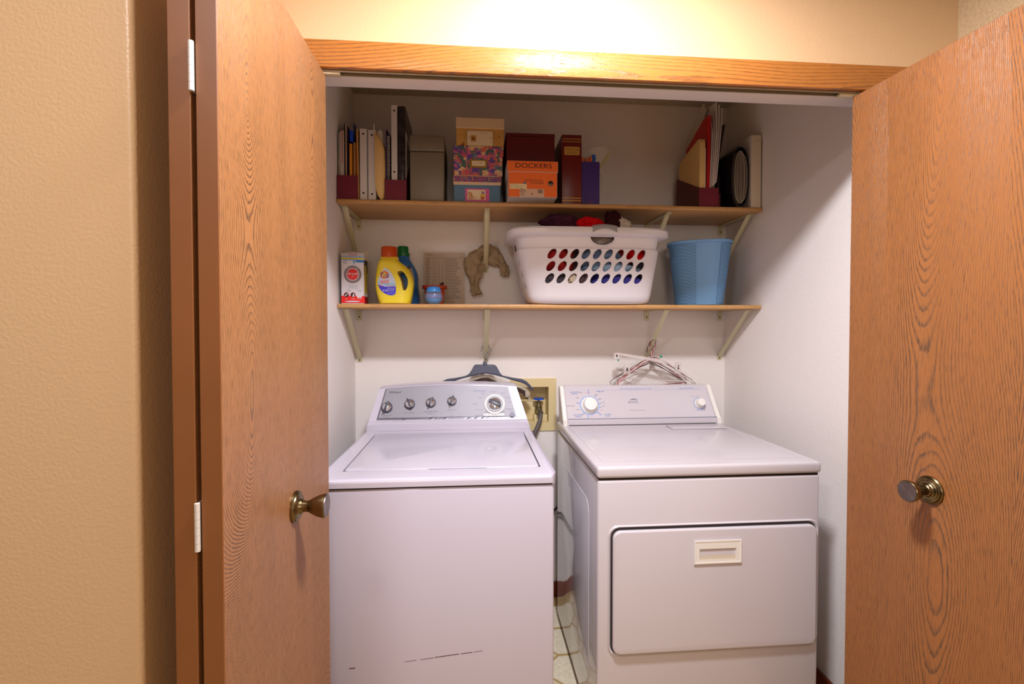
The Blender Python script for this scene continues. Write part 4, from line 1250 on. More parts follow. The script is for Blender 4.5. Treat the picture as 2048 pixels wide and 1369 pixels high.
def dpl(nm, pts, m, layer=0, par=None):
    return plate(nm, [DP(*p) for p in pts], F - 0.0003 - 0.0003 * layer, m, par or db, 0.0003)
dpl('top_print', [(188, 180), (692, 180), (692, 262), (188, 262)], mat('silver_print', (190, 182, 184), 0.45))
dpl('blue_print_band', [(188, 252), (692, 252), (692, 276), (188, 276)], blue_p, 1)
dpl('yellow_band', [(188, 272), (692, 286), (692, 322), (188, 308)], yel_p, 2)
dpl('blue_print_band', [(188, 310), (692, 324), (692, 350), (480, 340), (188, 330)], blue_p)
dpl('blue_flash', [(515, 340), (692, 346), (692, 385), (515, 378)], blue_d, 1)
dpl('blue_flash', [(448, 345), (508, 345), (480, 412), (448, 400)], blue_p, 1)
def circ(cx, cy, r, n=28):
    return [(cx + r * math.cos(2 * PI * i / n), cy + r * math.sin(2 * PI * i / n)) for i in range(n)]
dpl('round_seal', circ(275, 374, 38), grey_print, 0)
dpl('round_seal', circ(275, 374, 27), mat('carton_white', (226, 222, 228)), 1)
dpl('washer_ring_print', circ(440, 648, 190, 40), char_p, 0)
dpl('washer_ring_print', circ(440, 648, 180, 40), mat('ring_rose_grey', (150, 132, 136), 0.4), 1)
dpl('washer_ring_print', circ(440, 648, 134, 40), mat('carton_white', (226, 222, 228)), 2)
logo = dpl('red_disc', circ(440, 648, 121, 40), red_p, 3)
x, z = DP(440, 632)
words('lettering', 'dryel', x, F - 0.0018, z, 0.0400, 0.0165, white_m, logo)
for yy, w_ in ((692, 0.017), (712, 0.022)):
    x, z = DP(440, yy)
    words('lettering', 'at home dry', x, F - 0.0018, z, w_, 0.0024, white_m, logo)
x, z = DP(445, 212)
words('lettering', 'dryel', x, F - 0.0012, z, 0.0350, 0.0110, mat('brick_red_ink', (196, 60, 50), 0.5), db)
x, z = DP(440, 296)
words('lettering', 'STARTER KIT', x, F - 0.0014, z, 0.040, 0.0034, mat('olive_ink', (130, 110, 40), 0.5), db)
x, z = DP(430, 515)
words('lettering', 'THE HOME SYSTEM', x, F - 0.0012, z, 0.048, 0.0042, white_m, db)
for i_, (yy, w_) in enumerate(((888, 0.038), (918, 0.036), (948, 0.040))):
    x, z = DP(445, yy)
    words('lettering', 'cleans and freshens clothes', x, F - 0.0006, z, w_, 0.0028, grey_print, db)
x, z = DP(355, 1003)
words('lettering', '8 loads', x, F - 0.0006, z, 0.018, 0.0046, mat('brick_red_ink', (196, 60, 50)), db)
x, z = DP(578, 1000)
words('lettering', '4 cloths', x, F - 0.0006, z, 0.018, 0.0046, grey_print, db)
dpl('red_foot', [(188, 1118), (230, 1112), (420, 1120), (520, 1120), (540, 1160), (630, 1160), (650, 1120), (700, 1120), (704, 1278), (188, 1278)], red_p, 0)
link('side_red_foot', G().box(DX1, DX1 + 0.0006, 2.1, 2.174, LS, 1.501), mat('deep_red_print', (150, 22, 24), 0.5), db, sharp=None)
for cx in (298, 443):
    dpl('round_icon', circ(cx, 1098, 56), red_p, 1)
    dpl('round_icon', circ(cx, 1098, 50), char_p, 2)
dpl('icon_mark', [(270, 1130), (262, 1115), (318, 1068), (330, 1080)], white_m, 3)
dpl('icon_mark', [(430, 1140), (470, 1140), (470, 1080), (452, 1062)], white_m, 3)
for cx, b_, w_ in ((300, 'NO', 0.007), (445, 'CLEANS', 0.016), (590, 'FRESHENS', 0.021)):
    x, z = DP(cx, 1185)
    words('lettering', b_, x, F - 0.0012, z, w_, 0.0052, mat('pale_pink_ink', (248, 190, 176), 0.5), db)
dpl('white_streak', [(250, 1240), (360, 1226), (520, 1226), (620, 1240), (520, 1256), (360, 1256)], mat('pale_lilac_print', (220, 206, 226), 0.5), 1)

# ---- detergent bottles
def bottle(name, label, m, outline, y0, hd, holes, cap_fn, capm):
    """outline rows (z, x_left, x_right); flattened body with a hole through the handle"""
    t = thing(name, label, 'bottle', ((outline[0][1] + outline[0][2]) / 2, y0, LS))
    rings = []
    n = len(outline)
    for i, (z, xa, xb) in enumerate(outline):
        k = i / (n - 1)
        d = hd * (0.90 if i == 0 else 1.0) * (1.0 if k < 0.75 else 1.0 - 0.35 * (k - 0.75) / 0.25)
        rings.append(super_ring((xa + xb) / 2, y0, z, (xb - xa) / 2, d, 3.2, 36))
    b = link('body', G().loft(rings), m, t, sharp=50)
    if holes:
        cg = G()
        cg.prism(holes, 'Y', y0 - 0.2, y0 + 0.2)
        boolean_cut(b, cg)
        b.data.materials.clear()
        b.data.materials.append(m)
    cap_fn(t, capm)
    return t, b
def TX(x):
    return -0.4140 + (745 + x / 10.14 - 750) * 0.002117
def TZ(y):
    return 1.717 - (480 + y / 10.14 - 493) * 0.002148
yel = mat('yellow_plastic', (240, 214, 52), 0.3, spec=0.5)
out = [(1297, 138, 758), (1285, 130, 764), (1200, 102, 785), (1100, 76, 805), (1000, 56, 820), (900, 48, 830), (800, 53, 820), (700, 61, 790), (600, 76, 740), (540, 88, 682), (480, 104, 606), (430, 128, 540), (410, 144, 522), (380, 152, 514), (345, 155, 512)]
rows = [(max(TZ(a), LS), TX(b), TX(c)) for a, b, c in out]
hole = [(520, 655), (560, 632), (610, 640), (665, 690), (712, 770), (730, 850), (722, 930), (698, 1000), (662, 1036), (628, 1020), (612, 960), (596, 870), (562, 770), (522, 700)]
def tide_cap(t, m):
    cx, r = (TX(157) + TX(497)) / 2, (TX(497) - TX(157)) / 2
    c = link('cap', G().lathe([(0, TZ(352)), (r * 1.02, TZ(352)), (r * 1.02, TZ(330)), (r * 0.985, TZ(322)), (r * 0.965, TZ(150)), (r * 0.92, TZ(136)), (r * 0.84, TZ(134)), (r * 0.80, TZ(142)), (0, TZ(142))], (cx, 2.135, 0), (0, 0, 1), 48), m, t, sharp=35)
orange_t = mat('orange_translucent_cap', (206, 76, 16), 0.28, spec=0.5, trans=0.15)
td, tb = bottle('detergent_bottle', 'yellow detergent bottle with an orange cap and a blue teardrop label', yel, rows, 2.135, 0.042, [(TX(a), TZ(b)) for a, b in hole], tide_cap, orange_t)
FY = 2.0925
def front_y(x, z):
    """front of the flattened bottle body"""
    for (z0, a0, b0), (z1, a1, b1) in zip(rows[:-1], rows[1:]):
        if z0 <= z <= z1:
            k = (z - z0) / max(z1 - z0, 1e-6)
            a, b = a0 + (a1 - a0) * k, b0 + (b1 - b0) * k
            u = min(abs((x - (a + b) / 2) / ((b - a) / 2)), 0.98)
            return 2.135 - 0.042 * (1 - u ** 3.2) ** (1 / 3.2)
    return FY
def label_patch(nm, pts, m, par, lift):
    g = G()
    pts = [(TX(a), TZ(b)) for a, b in pts]
    cx, cz = sum(p[0] for p in pts) / len(pts), sum(p[1] for p in pts) / len(pts)
    R = []
    for k in (1.0, 0.75, 0.5, 0.25):
        R.append([(cx + (px - cx) * k, front_y(cx + (px - cx) * k, cz + (pz - cz) * k) - lift, cz + (pz - cz) * k) for px, pz in pts])
    g.loft(R, False, True)
    return link(nm, g, m, par, sharp=60)
lab = [(270, 585), (310, 590), (345, 622), (385, 665), (422, 722), (455, 790), (478, 860), (488, 940), (488, 1050), (476, 1105), (440, 1128), (390, 1134), (330, 1125), (262, 1095), (205, 1055), (160, 1000), (130, 940), (114, 885), (122, 820), (146, 752), (180, 690), (215, 635), (240, 600)]
L = label_patch('label', lab, mat('label_sky', (206, 214, 236), 0.4), td, 0.0006)
label_patch('label_blue', [(122, 905), (180, 925), (260, 955), (350, 958), (430, 950), (488, 955), (488, 1050), (476, 1102), (440, 1125), (390, 1131), (330, 1122), (262, 1092), (206, 1052), (162, 998), (134, 945)], mat('label_blue', (70, 64, 214), 0.4), L, 0.0011)
label_patch('label_swirl', [(118, 880), (180, 900), (260, 930), (350, 935), (430, 925), (486, 930), (486, 900), (430, 880), (350, 905), (260, 885), (180, 870), (122, 850)], mat('label_swirl', (150, 200, 226), 0.4), L, 0.0010)
label_patch('orange_bullseye', [(258 + 88 * math.cos(t), 722 + 78 * math.sin(t)) for t in [2 * PI * i / 24 for i in range(24)]], mat('bullseye_orange', (240, 116, 32), 0.4), L, 0.0011)
label_patch('yellow_bullseye', [(258 + 60 * math.cos(t), 726 + 52 * math.sin(t)) for t in [2 * PI * i / 24 for i in range(24)]], mat('bullseye_yellow', (246, 206, 70), 0.4), L, 0.0015)
def t_words(body, x, y, w_, h_, m):
    X_, Z_ = TX(x), TZ(y)
    words('lettering', body, X_, front_y(X_, Z_) - 0.0024, Z_, w_ * 0.002117 / 10.14, h_ * 0.002148 / 10.14, m, L)
t_words('Tide', 265, 735, 172, 98, mat('tide_blue_ink', (58, 44, 168), 0.4))
label_patch('word_panel', [(178, 828), (342, 822), (345, 898), (180, 902)], mat('rose_outline', (226, 120, 130), 0.4), L, 0.0014)
t_words('OXI', 262, 862, 140, 58, white_m)
for x_, y_, w_ in ((190, 946, 70), (345, 946, 80), (440, 940, 70)):
    t_words('FRESH', x_, y_, w_, 22, mat('bullseye_orange', (240, 116, 32)))
t_words('ULTRA OXI BOOST', 390, 990, 170, 18, white_m)
t_words('48 LOADS', 280, 1035, 120, 34, white_m)
t_words('92 FL OZ', 405, 1030, 100, 30, white_m)
t_words('(2.72 L)', 390, 1085, 130, 18, white_m)

# blue bottle behind
def BX(x):
    return -0.3400 + (745 + x / 10.14 - 794) * 0.002262
def BZ(y):
    return 1.740 - (480 + y / 10.14 - 492) * 0.00228
blu = mat('deep_blue_plastic', (44, 106, 176), 0.3)
bout = [(1300, 300, 930), (1240, 290, 942), (1150, 300, 940), (1050, 330, 925), (950, 360, 912), (880, 375, 912), (800, 390, 915), (700, 410, 906), (620, 430, 880), (540, 450, 842), (470, 470, 800), (410, 490, 762), (370, 500, 745), (330, 505, 738)]
brows = [(max(BZ(a), LS), BX(b), BX(c)) for a, b, c in bout]
bhole = [(715, 545), (760, 530), (800, 580), (835, 680), (855, 790), (850, 890), (800, 900), (745, 830), (720, 700)]
def blue_cap(t, m):
    cx = BX(602)
    r = BX(708) - cx
    c = link('cap', G().lathe([(0, BZ(335)), (r * 1.28, BZ(335)), (r * 1.28, BZ(262)), (r * 1.04, BZ(255)), (r * 1.0, BZ(135)), (r * 0.93, BZ(122)), (0, BZ(120))], (cx + 0.001, 2.262, 0), (0, 0, 1), 40), m, t, sharp=35)
    for k in range(20):
        a = 2 * PI * k / 20
        link('cap_rib', G().box(-0.0008, 0.0008, -r - 0.0012, -r + 0.001, BZ(250), BZ(140)).move(Matrix.Translation((cx + 0.001, 2.262, 0)) @ Matrix.Rotation(a, 4, 'Z')), m, c, sharp=None)
bottle('softener_bottle', 'blue detergent bottle with a green cap standing behind the yellow one', blu, brows, 2.262, 0.045, [(BX(a), BZ(b)) for a, b in bhole], blue_cap, mat('green_cap_plastic', (10, 108, 48), 0.3))

# ---- printed sheet in a clear sleeve leaning on the wall
sl_ = thing('document_sleeve', 'clear plastic sleeve with a printed table sheet leaning on the back wall', 'document', (-0.143, 2.385, LS))
pm = mat('printed_sheet', (196, 176, 156), 0.7)
sheet = link('sheet', G().prism(rect(-0.2340, -0.0370, LS + 0.004, 1.7330), 'Y', 2.3865, 2.3870), pm, sl_, sharp=None)
inkm = mat('faded_print_ink', (134, 112, 100), 0.7)
ink2 = mat('faded_rule_ink', (150, 128, 112), 0.7)
SY = 2.3864
random.seed(11)
ztop = 1.712
plate('text_line', rect(-0.2250, -0.1900, 1.7215, 1.7245), SY, inkm, sheet, 0.0003)
plate('text_line', rect(-0.2250, -0.1300, 1.7160, 1.7180), SY, ink2, sheet, 0.0003)
plate('rule_line', rect(-0.2250, -0.0480, 1.7065, 1.7085), SY, inkm, sheet, 0.0003)
for x in (-0.1915, -0.1720, -0.1500, -0.1330):
    plate('rule_line', rect(x, x + 0.0012, 1.575, 1.7065), SY, ink2, sheet, 0.0003)
z = 1.700
while z > 1.505:
    w1_ = random.uniform(0.020, 0.028)
    for dz in (0, 0.0052):
        plate('text_line', rect(-0.2240, -0.2240 + w1_ * (1 if dz == 0 else 0.8), z - dz, z - dz + 0.0030), SY, inkm, sheet, 0.0003)
        plate('text_line', rect(-0.1300, -0.0500 - random.uniform(0, 0.03), z - dz, z - dz + 0.0028), SY, inkm, sheet, 0.0003)
    for x in (-0.1845, -0.1640, -0.1440):
        plate('text_line', rect(x, x + 0.006, z - 0.003, z + 0.002), SY, inkm, sheet, 0.0003)
    plate('rule_line', rect(-0.2250, -0.0480, z - 0.0088, z - 0.0080), SY, ink2, sheet, 0.0003)
    z -= 0.0142
g = G()
rw = []
for j in range(8):
    zz = LS + (1.7490 - LS) * j / 7
    rw.append([(-0.2530 + 0.222 * i / 9, 2.3835 - 0.0016 * math.sin(2.1 * i + 1.3 * j) - 0.001 * (j == 7), zz + (0.002 * math.sin(i) if j == 7 else 0)) for i in range(10)])
g.loft(rw, False, False, closed=False)
bmesh.ops.solidify(g.bm, geom=list(g.bm.faces), thickness=0.0006)
link('sleeve_film', g, mat('sleeve_film', (240, 226, 206), 0.2, spec=0.5, alpha=0.07), sl_, sharp=80)

# ---- little pot and the gel jar
pt = thing('plant_pot', 'small terracotta-red plastic pot behind the blue gel jar', 'pot', (-0.168, 2.21, LS))
pot_m = mat('terracotta_plastic', (176, 58, 22), 0.4)
link('pot_body', G().lathe([(0, 0), (0.037, 0), (0.046, 0.071), (0.0555, 0.074), (0.0565, 0.086), (0.053, 0.087), (0.044, 0.073), (0.035, 0.006), (0, 0.006)], (-0.168, 2.21, LS), (0, 0, 1), 36), pot_m, pt, sharp=35)
link('soil', G().lathe([(0, 0.060), (0.042, 0.060), (0.041, 0.066), (0, 0.070)], (-0.168, 2.21, LS), (0, 0, 1), 24), mat('dark_soil', (52, 38, 28), 0.9), pt)
sg = G()
sg.tube([(-0.146, 2.205, 1.530), (-0.142, 2.204, 1.548), (-0.137, 2.203, 1.560), (-0.131, 2.204, 1.566), (-0.129, 2.206, 1.560)], [0.006, 0.0085, 0.010, 0.0085, 0.004], 9)
sg.warp(lambda c: c + Vector(mnoise.noise_vector(c * 140)) * 0.0025)
link('dry_bulb', sg, mat('dark_brown_bulb', (62, 38, 24), 0.7), pt)
jr = thing('gel_jar', 'round clear jar of blue gel with a light blue dome lid', 'jar', (-0.166, 2.118, LS))
jx, jy = -0.166, 2.128
link('glass_body', G().lathe([(0, 0.0005), (0.024, 0.0005), (0.032, 0.008), (0.0385, 0.020), (0.0405, 0.031), (0.0385, 0.043), (0.033, 0.052), (0.0325, 0.054), (0, 0.054)], (jx, jy, LS), (0, 0, 1), 40), mat('clear_jar_plastic', (200, 214, 240), 0.08, spec=0.6, alpha=0.16), jr, sharp=45)
link('blue_gel', G().lathe([(0, 0.002), (0.023, 0.002), (0.031, 0.009), (0.0365, 0.020), (0.037, 0.024), (0, 0.026)], (jx, jy, LS), (0, 0, 1), 32), mat('blue_gel', (52, 128, 196), 0.2), jr)
link('gel_packet', G().lathe([(0, 0.026), (0.036, 0.026), (0.0365, 0.036), (0.033, 0.046), (0, 0.050)], (jx, jy, LS), (0, 0, 1), 28), mat('murky_violet_gel', (96, 104, 156), 0.4, mottle=(60, 0.35)), jr)
link('dome_lid', G().lathe([(0, 0.0535), (0.0325, 0.0535), (0.0325, 0.058), (0.0285, 0.070), (0.0245, 0.0755), (0.017, 0.0772), (0, 0.0775)], (jx, jy, LS), (0, 0, 1), 40), mat('light_blue_lid', (62, 142, 224), 0.3), jr, sharp=45)

# ---- stocking draped over the bracket brace
def SX(x):
    return -0.0455 + (925 + x / 10.533 - 925) * 0.00243
def SZ(y):
    return 1.8165 - (y / 10.533) * 0.00245
stk = mat('taupe_nylon', (164, 142, 112), 0.8, mottle=(45, 0.18))
path = [(300, 1230, 95, 25), (270, 1130, 100, 25), (250, 1040, 85, 26), (255, 930, 95, 26), (255, 830, 150, 36), (250, 740, 190, 44), (250, 640, 200, 50), (265, 540, 190, 52), (300, 450, 150, 50), (350, 380, 110, 42), (420, 330, 90, 36), (500, 300, 120, 34), (590, 350, 150, 38), (680, 450, 160, 42), (760, 530, 130, 40), (830, 590, 85, 36), (870, 680, 75, 34), (880, 770, 65, 30), (880, 850, 62, 24)]
rings = []
P3 = [Vector((SX(a), 2.368, SZ(b))) for a, b, c, d in path]
for i, (a, b, w_, d_) in enumerate(path):
    t = (P3[min(i + 1, len(P3) - 1)] - P3[max(i - 1, 0)]).normalized()
    nrm = Vector((-t.z, 0, t.x))
    hw_, hd_ = w_ * 0.00026, d_ * 0.00034
    r = []
    for k in range(22):
        th = 2 * PI * k / 22
        fold = 1 + 0.42 * math.sin(5 * th + i * 0.7) + 0.26 * math.sin(9 * th + i * 0.4)
        r.append(P3[i] + nrm * hw_ * math.cos(th) + Vector((0, -hd_ * fold * math.sin(th), 0)))
    rings.append(r)
stg = G().loft(rings)
bmesh.ops.subdivide_edges(stg.bm, edges=stg.bm.edges, cuts=1, use_grid_fill=True)
stg.warp(lambda c: c + Vector(mnoise.noise_vector(c * 40)) * 0.010 + Vector(mnoise.noise_vector(c * 120)) * 0.005)
stg.warp(lambda c: Vector((c.x, min(c.y, 2.394), c.z)))
tag(link('nylon_stocking', stg, stk, sharp=70), 'taupe nylon stocking draped limp over the bracket left of the laundry basket', 'stocking')

# ---- laundry basket
bk = thing('laundry_basket', 'white plastic laundry basket with slanting oval holes, heaped with clothes', 'basket', (0.52, 2.187, LS))
bas_m = mat('white_basket_plastic', (226, 220, 224), 0.35, spec=0.4)
BP = [(1.4695, 0.240, 0.098), (1.4725, 0.258, 0.116), (1.484, 0.272, 0.131), (1.505, 0.2795, 0.1395), (1.690, 0.3155, 0.1715), (1.702, 0.3165, 0.1725), (1.708, 0.3110, 0.1670), (1.755, 0.3180, 0.1740), (1.7570, 0.3470, 0.2030), (1.760, 0.3550, 0.2110), (1.780, 0.3560, 0.2120), (1.788, 0.3500, 0.2060), (1.790, 0.3360, 0.1920), (1.786, 0.3240, 0.1800), (1.745, 0.3115, 0.1675), (1.70, 0.3060, 0.1620), (1.505, 0.2745, 0.1345), (1.485, 0.2660, 0.1250), (1.4755, 0.2500, 0.1080)]
def bring(z, hx, hy):
    k = (z - LS) / 0.32
    return super_ring(0.5215 - 0.0165 * k, 2.187, z, hx, hy, 5.0, 72)
bo = link('tub', G().loft([bring(*b) for b in BP]), bas_m, bk, sharp=40)
cut = G()
for r_ in range(3):
    for c_ in range(9):
        x = 0.337 + c_ * 0.0485 - r_ * 0.0035
        z = 1.680 - r_ * 0.0510
        cut.prism(ell(x, z, 0.0250, 0.0145, 18, math.radians(50)), 'Y', 1.90, 2.09)
    for c_ in range(3):
        y = 2.11 + c_ * 0.045
        z = 1.660 - r_ * 0.0510
        cut.prism(ell(y, z, 0.0235, 0.0120, 14, math.radians(62)), 'X', 0.10, 0.27)
hnd = [(0.552 + 0.052 * math.cos(t), 1.7520 + 0.034 * math.sin(t)) for t in [PI + PI * i / 14 for i in range(15)]]
cut.prism(hnd, 'Y', 1.90, 2.06)
cut.prism([(2.187 + 0.05 * math.cos(t), 1.739 + 0.040 * math.sin(t)) for t in [PI + PI * i / 12 for i in range(13)]], 'X', 0.10, 0.22)
boolean_cut(bo, cut)
bo.data.materials.clear()
bo.data.materials.append(bas_m)
# grey grip moulded over the rim and the lip under the handle opening
g = G()
rings = []
for i in range(13):
    a = -1 + 2 * i / 12
    x = 0.5515 + 0.0515 * a
    zt = 1.7990 - 0.006 * a * a
    zb_ = 1.7800 - 0.016 * a * a
    rings.append([(x, 1.972, zb_), (x, 1.9705, zt - 0.008), (x, 1.977, zt), (x, 2.004, zt + 0.001), (x, 2.012, zt - 0.008), (x, 2.012, 1.78)])
link('grip', g.loft(rings), mat('grey_grip_rubber', (150, 146, 148), 0.5), bk, sharp=50)
lip = [(0.552 + 0.0545 * math.cos(t), 2.0135, 1.7520 + 0.0365 * math.sin(t)) for t in [PI + PI * i / 16 for i in range(17)]]
link('handle_lip', G().tube(lip, 0.0030, 8), bas_m, bk)

# ---- the clothes: each a crumpled piece of its own
def cloth(name, label, c, r, m, seed_, amp=0.28, cat='clothing', flat_front=None):
    g = G()
    bmesh.ops.create_icosphere(g.bm, subdivisions=5, radius=1.0)
    sv = Vector((seed_ * 7.3, seed_ * 3.1, seed_ * 5.7))
    def fn(v):
        n1 = mnoise.noise(v * 1.6 + sv)
        n2 = 1 - abs(mnoise.noise(v * 3.1 + sv * 1.7)) * 2.2
        n3 = 1 - abs(mnoise.noise(v * 6.5 + sv * 0.6)) * 2.0
        s_ = 1 + amp * n1 + amp * 0.45 * n2 + amp * 0.16 * n3 - amp * 0.3
        q = Vector((c[0] + v.x * r[0] * s_, c[1] + v.y * r[1] * s_, c[2] + v.z * r[2] * s_))
        lim_y = 2.187 - (0.1345 + 0.0275 * (q.z - 1.505) / 0.195) + 0.004
        if q.z < 1.79:
            q.y = max(q.y, lim_y)
            q.x = min(max(q.x, 0.235 - (q.z - 1.505) * 0.18), 0.79 + (q.z - 1.505) * 0.14)
        q.z = max(q.z, 1.478)
        return q
    g.warp(fn)
    return tag(link(name, g, m, sharp=80), label, cat, 'clothes in the laundry basket')
CL = lambda n, c: mat(n, c, 0.9, spec=0.1, bump=(900, 0.0006), mottle=(70, 0.16))
brick = CL('brick_red_knit', (176, 44, 44))
denim = CL('grey_blue_cotton', (120, 140, 172))
lblue = CL('light_blue_cotton', (158, 186, 214))
char_c = CL('charcoal_knit', (72, 66, 74))
navy = CL('navy_violet_cotton', (62, 58, 130))
bred = CL('bright_red_cotton', (206, 14, 20))
plum = CL('plum_knit', (70, 34, 52))
creamc = CL('cream_cotton', (206, 190, 170))
maroc = CL('dark_maroon_knit', (58, 20, 24))
cloth('folded_garment', 'grey-white crumpled sheet filling the middle of the basket', (0.52, 2.235, 1.62), (0.26, 0.105, 0.13), CL('grey_white_cotton', (150, 142, 146)), 1, 0.12)
cloth('red_garment', 'brick red garment behind the leftmost basket holes', (0.360, 2.115, 1.668), (0.085, 0.075, 0.062), brick, 2)
cloth('grey_garment', 'charcoal garment low at the left of the basket', (0.350, 2.115, 1.560), (0.080, 0.075, 0.052), char_c, 3)
cloth('white_sock', 'cream sock low in the basket between charcoal and brown pieces', (0.432, 2.082, 1.578), (0.026, 0.040, 0.026), creamc, 4)
cloth('brown_garment', 'dark brown-grey garment behind the middle of the lowest hole row', (0.488, 2.110, 1.572), (0.036, 0.070, 0.042), CL('brown_grey_knit', (84, 66, 68)), 5)
cloth('blue_shirt', 'grey-blue shirt behind the top middle holes', (0.560, 2.110, 1.672), (0.098, 0.075, 0.050), denim, 6)
cloth('light_blue_shirt', 'light blue shirt crossing behind the middle hole row', (0.610, 2.106, 1.622), (0.135, 0.066, 0.030), lblue, 7)
cloth('bright_red_shirt', 'bright red shirt behind the two rightmost top holes', (0.708, 2.112, 1.690), (0.060, 0.075, 0.048), bred, 8)
cloth('navy_trousers', 'violet-navy trousers along the right half of the lowest hole row', (0.635, 2.110, 1.558), (0.130, 0.078, 0.050), navy, 9)
cloth('charcoal_shirt', 'charcoal piece peeping between light blue and bright red', (0.735, 2.125, 1.638), (0.060, 0.070, 0.026), char_c, 10)
cloth('plum_sweater', 'plum sweater heaped at the left on top of the basket', (0.390, 2.125, 1.820), (0.085, 0.070, 0.052), plum, 11, 0.34)
cloth('red_towel', 'red cloth on top of the basket left of the grey grip', (0.518, 2.115, 1.812), (0.064, 0.060, 0.046), bred, 12, 0.28)
cloth('maroon_sleeve', 'dark maroon sleeve standing up right of the grey grip', (0.622, 2.110, 1.826), (0.040, 0.045, 0.058), maroc, 13, 0.30)
cloth('cream_lining', 'cream lining turned out beside the maroon sleeve', (0.664, 2.105, 1.806), (0.038, 0.045, 0.046), creamc, 14, 0.20)
cloth('white_collar', 'cream collar tip under the plum sweater', (0.318, 2.120, 1.790), (0.034, 0.040, 0.026), creamc, 15)
cloth('grey_inner', 'pale grey cloth seen through the front handle opening', (0.560, 2.110, 1.742), (0.070, 0.070, 0.036), CL('pale_grey_cotton', (172, 160, 154)), 16, 0.2)
cloth('red_sleeve', 'red cloth with black poking over the left basket end', (0.240, 2.150, 1.778), (0.040, 0.050, 0.038), brick, 17, 0.25)
cloth('dark_cuff', 'dark cuff just over the basket rim at the right end', (0.845 - 0.03, 2.16, 1.785), (0.024, 0.035, 0.026), maroc, 18, 0.2)
cloth('dark_cuff', 'small dark tip over the rim left of the right-hand cuff', (0.760, 2.16, 1.785), (0.018, 0.030, 0.022), maroc, 19, 0.2)

# ---- blue waste basket
ws = thing('waste_basket', 'sky blue plastic waste basket with woven panels, right end of the lower shelf', 'waste basket', (1.083, 2.235, LS))
wm = mat('sky_blue_plastic', (122, 172, 222), 0.4)
wwm = bpy.data.materials.new('woven_blue_plastic')
wwm.use_nodes = True
nt = wwm.node_tree
pp = nt.nodes['Principled BSDF']
pp.inputs['Roughness'].default_value = 0.5
tc = nt.nodes.new('ShaderNodeTexCoord')
ck = nt.nodes.new('ShaderNodeTexChecker')
ck.inputs['Scale'].default_value = 150
ck.inputs[1].default_value = rgb(120, 168, 216)
ck.inputs[2].default_value = rgb(92, 142, 194)
nt.links.new(tc.outputs['Object'], ck.inputs['Vector'])
nt.links.new(ck.outputs[0], pp.inputs['Base Color'])
bp = nt.nodes.new('ShaderNodeBump')
bp.inputs['Distance'].default_value = 0.0012
nt.links.new(ck.outputs[1], bp.inputs['Height'])
nt.links.new(bp.outputs[0], pp.inputs['Normal'])
WA = math.radians(-25)
def wring(z, hx, hy, n=64, e=3.0):
    out = []
    for x, y, zz in super_ring(0, 0, z, hx, hy, e, n):
        out.append((1.083 + x * math.cos(WA) - y * math.sin(WA), 2.235 + x * math.sin(WA) + y * math.cos(WA), zz))
    return out
WP = [(LS + 0.0004, 0.102, 0.072), (1.474, 0.106, 0.080), (1.756, 0.138, 0.109), (1.757, 0.145, 0.116), (1.760, 0.147, 0.118), (1.768, 0.147, 0.118), (1.770, 0.144, 0.115), (1.768, 0.136, 0.103), (1.478, 0.104, 0.074)]
link('bin_body', G().loft([wring(*w) for w in WP]), wm, ws, sharp=40)
def wpanel(a0, a1):
    g = G()
    rows_ = []
    for j in range(9):
        z = 1.478 + (1.752 - 1.478) * j / 8
        k = (z - 1.474) / (1.756 - 1.474)
        hx, hy = 0.106 + 0.032 * k + 0.0012, 0.080 + 0.029 * k + 0.0012
        row = []
        for i in range(17):
            t = math.radians(a0 + (a1 - a0) * i / 16)
            c, s_ = math.cos(t), math.sin(t)
            x, y = hx * math.copysign(abs(c) ** (2 / 3.0), c), hy * math.copysign(abs(s_) ** (2 / 3.0), s_)
            row.append((1.083 + x * math.cos(WA) - y * math.sin(WA), 2.235 + x * math.sin(WA) + y * math.cos(WA), z))
        rows_.append(row)
    g.loft(rows_, False, False, closed=False)
    bmesh.ops.solidify(g.bm, geom=list(g.bm.faces), thickness=0.0015)
    link('woven_panel', g, wwm, ws, sharp=50)
wpanel(196, 268)
wpanel(305, 358)

# ================================================================= hangers
def HX(x):
    return -0.160 + (870 + x / 9.752 - 877) * 0.002413
def HZ(y):
    return 1.199 - (690 + y / 9.752 - 725) * 0.00244
hk = [(0.000, -0.062), (0.000, -0.040), (0.004, -0.028), (0.014, -0.017), (0.018, -0.004), (0.013, 0.010), (0.0, 0.015), (-0.013, 0.010), (-0.018, -0.004), (-0.0165, -0.014)]
steel_w = mat('hook_steel', (150, 148, 148), 0.3, metal=0.9)
bh_ = thing('coat_hanger', 'black plastic suit hanger hooked on the bracket above the washer', 'hanger', (0.066, 2.325, 1.27))
outl = [(60, 775), (95, 735), (160, 690), (240, 655), (420, 635), (590, 600), (660, 560), (700, 500), (740, 425), (770, 388), (810, 382), (1110, 384), (1160, 396), (1195, 425), (1225, 480), (1260, 550), (1310, 600), (1500, 640), (1680, 668), (1780, 715), (1850, 785), (1900, 850), (1922, 895), (1880, 902), (1830, 840), (1760, 780), (1690, 745), (1500, 690), (1290, 622), (1130, 580), (980, 556), (850, 575), (700, 608), (500, 655), (300, 725), (160, 778)]
blk_h = mat('blue_black_plastic', (74, 78, 98), 0.32, spec=0.5)
link('body', G().prism([(HX(a), HZ(b)) for a, b in outl], 'Y', 2.318, 2.332, 0.003, 2), blk_h, bh_, sharp=50)
link('centre_plate', G().prism([(HX(a), HZ(b)) for a, b in ((730, 440), (790, 425), (1170, 428), (1200, 450), (1255, 560), (1270, 600), (1130, 562), (980, 538), (850, 555), (690, 592), (700, 520))], 'Y', 2.3155, 2.3182, 0.001, 1), mat('grey_black_plastic', (92, 94, 112), 0.4), bh_, sharp=40)
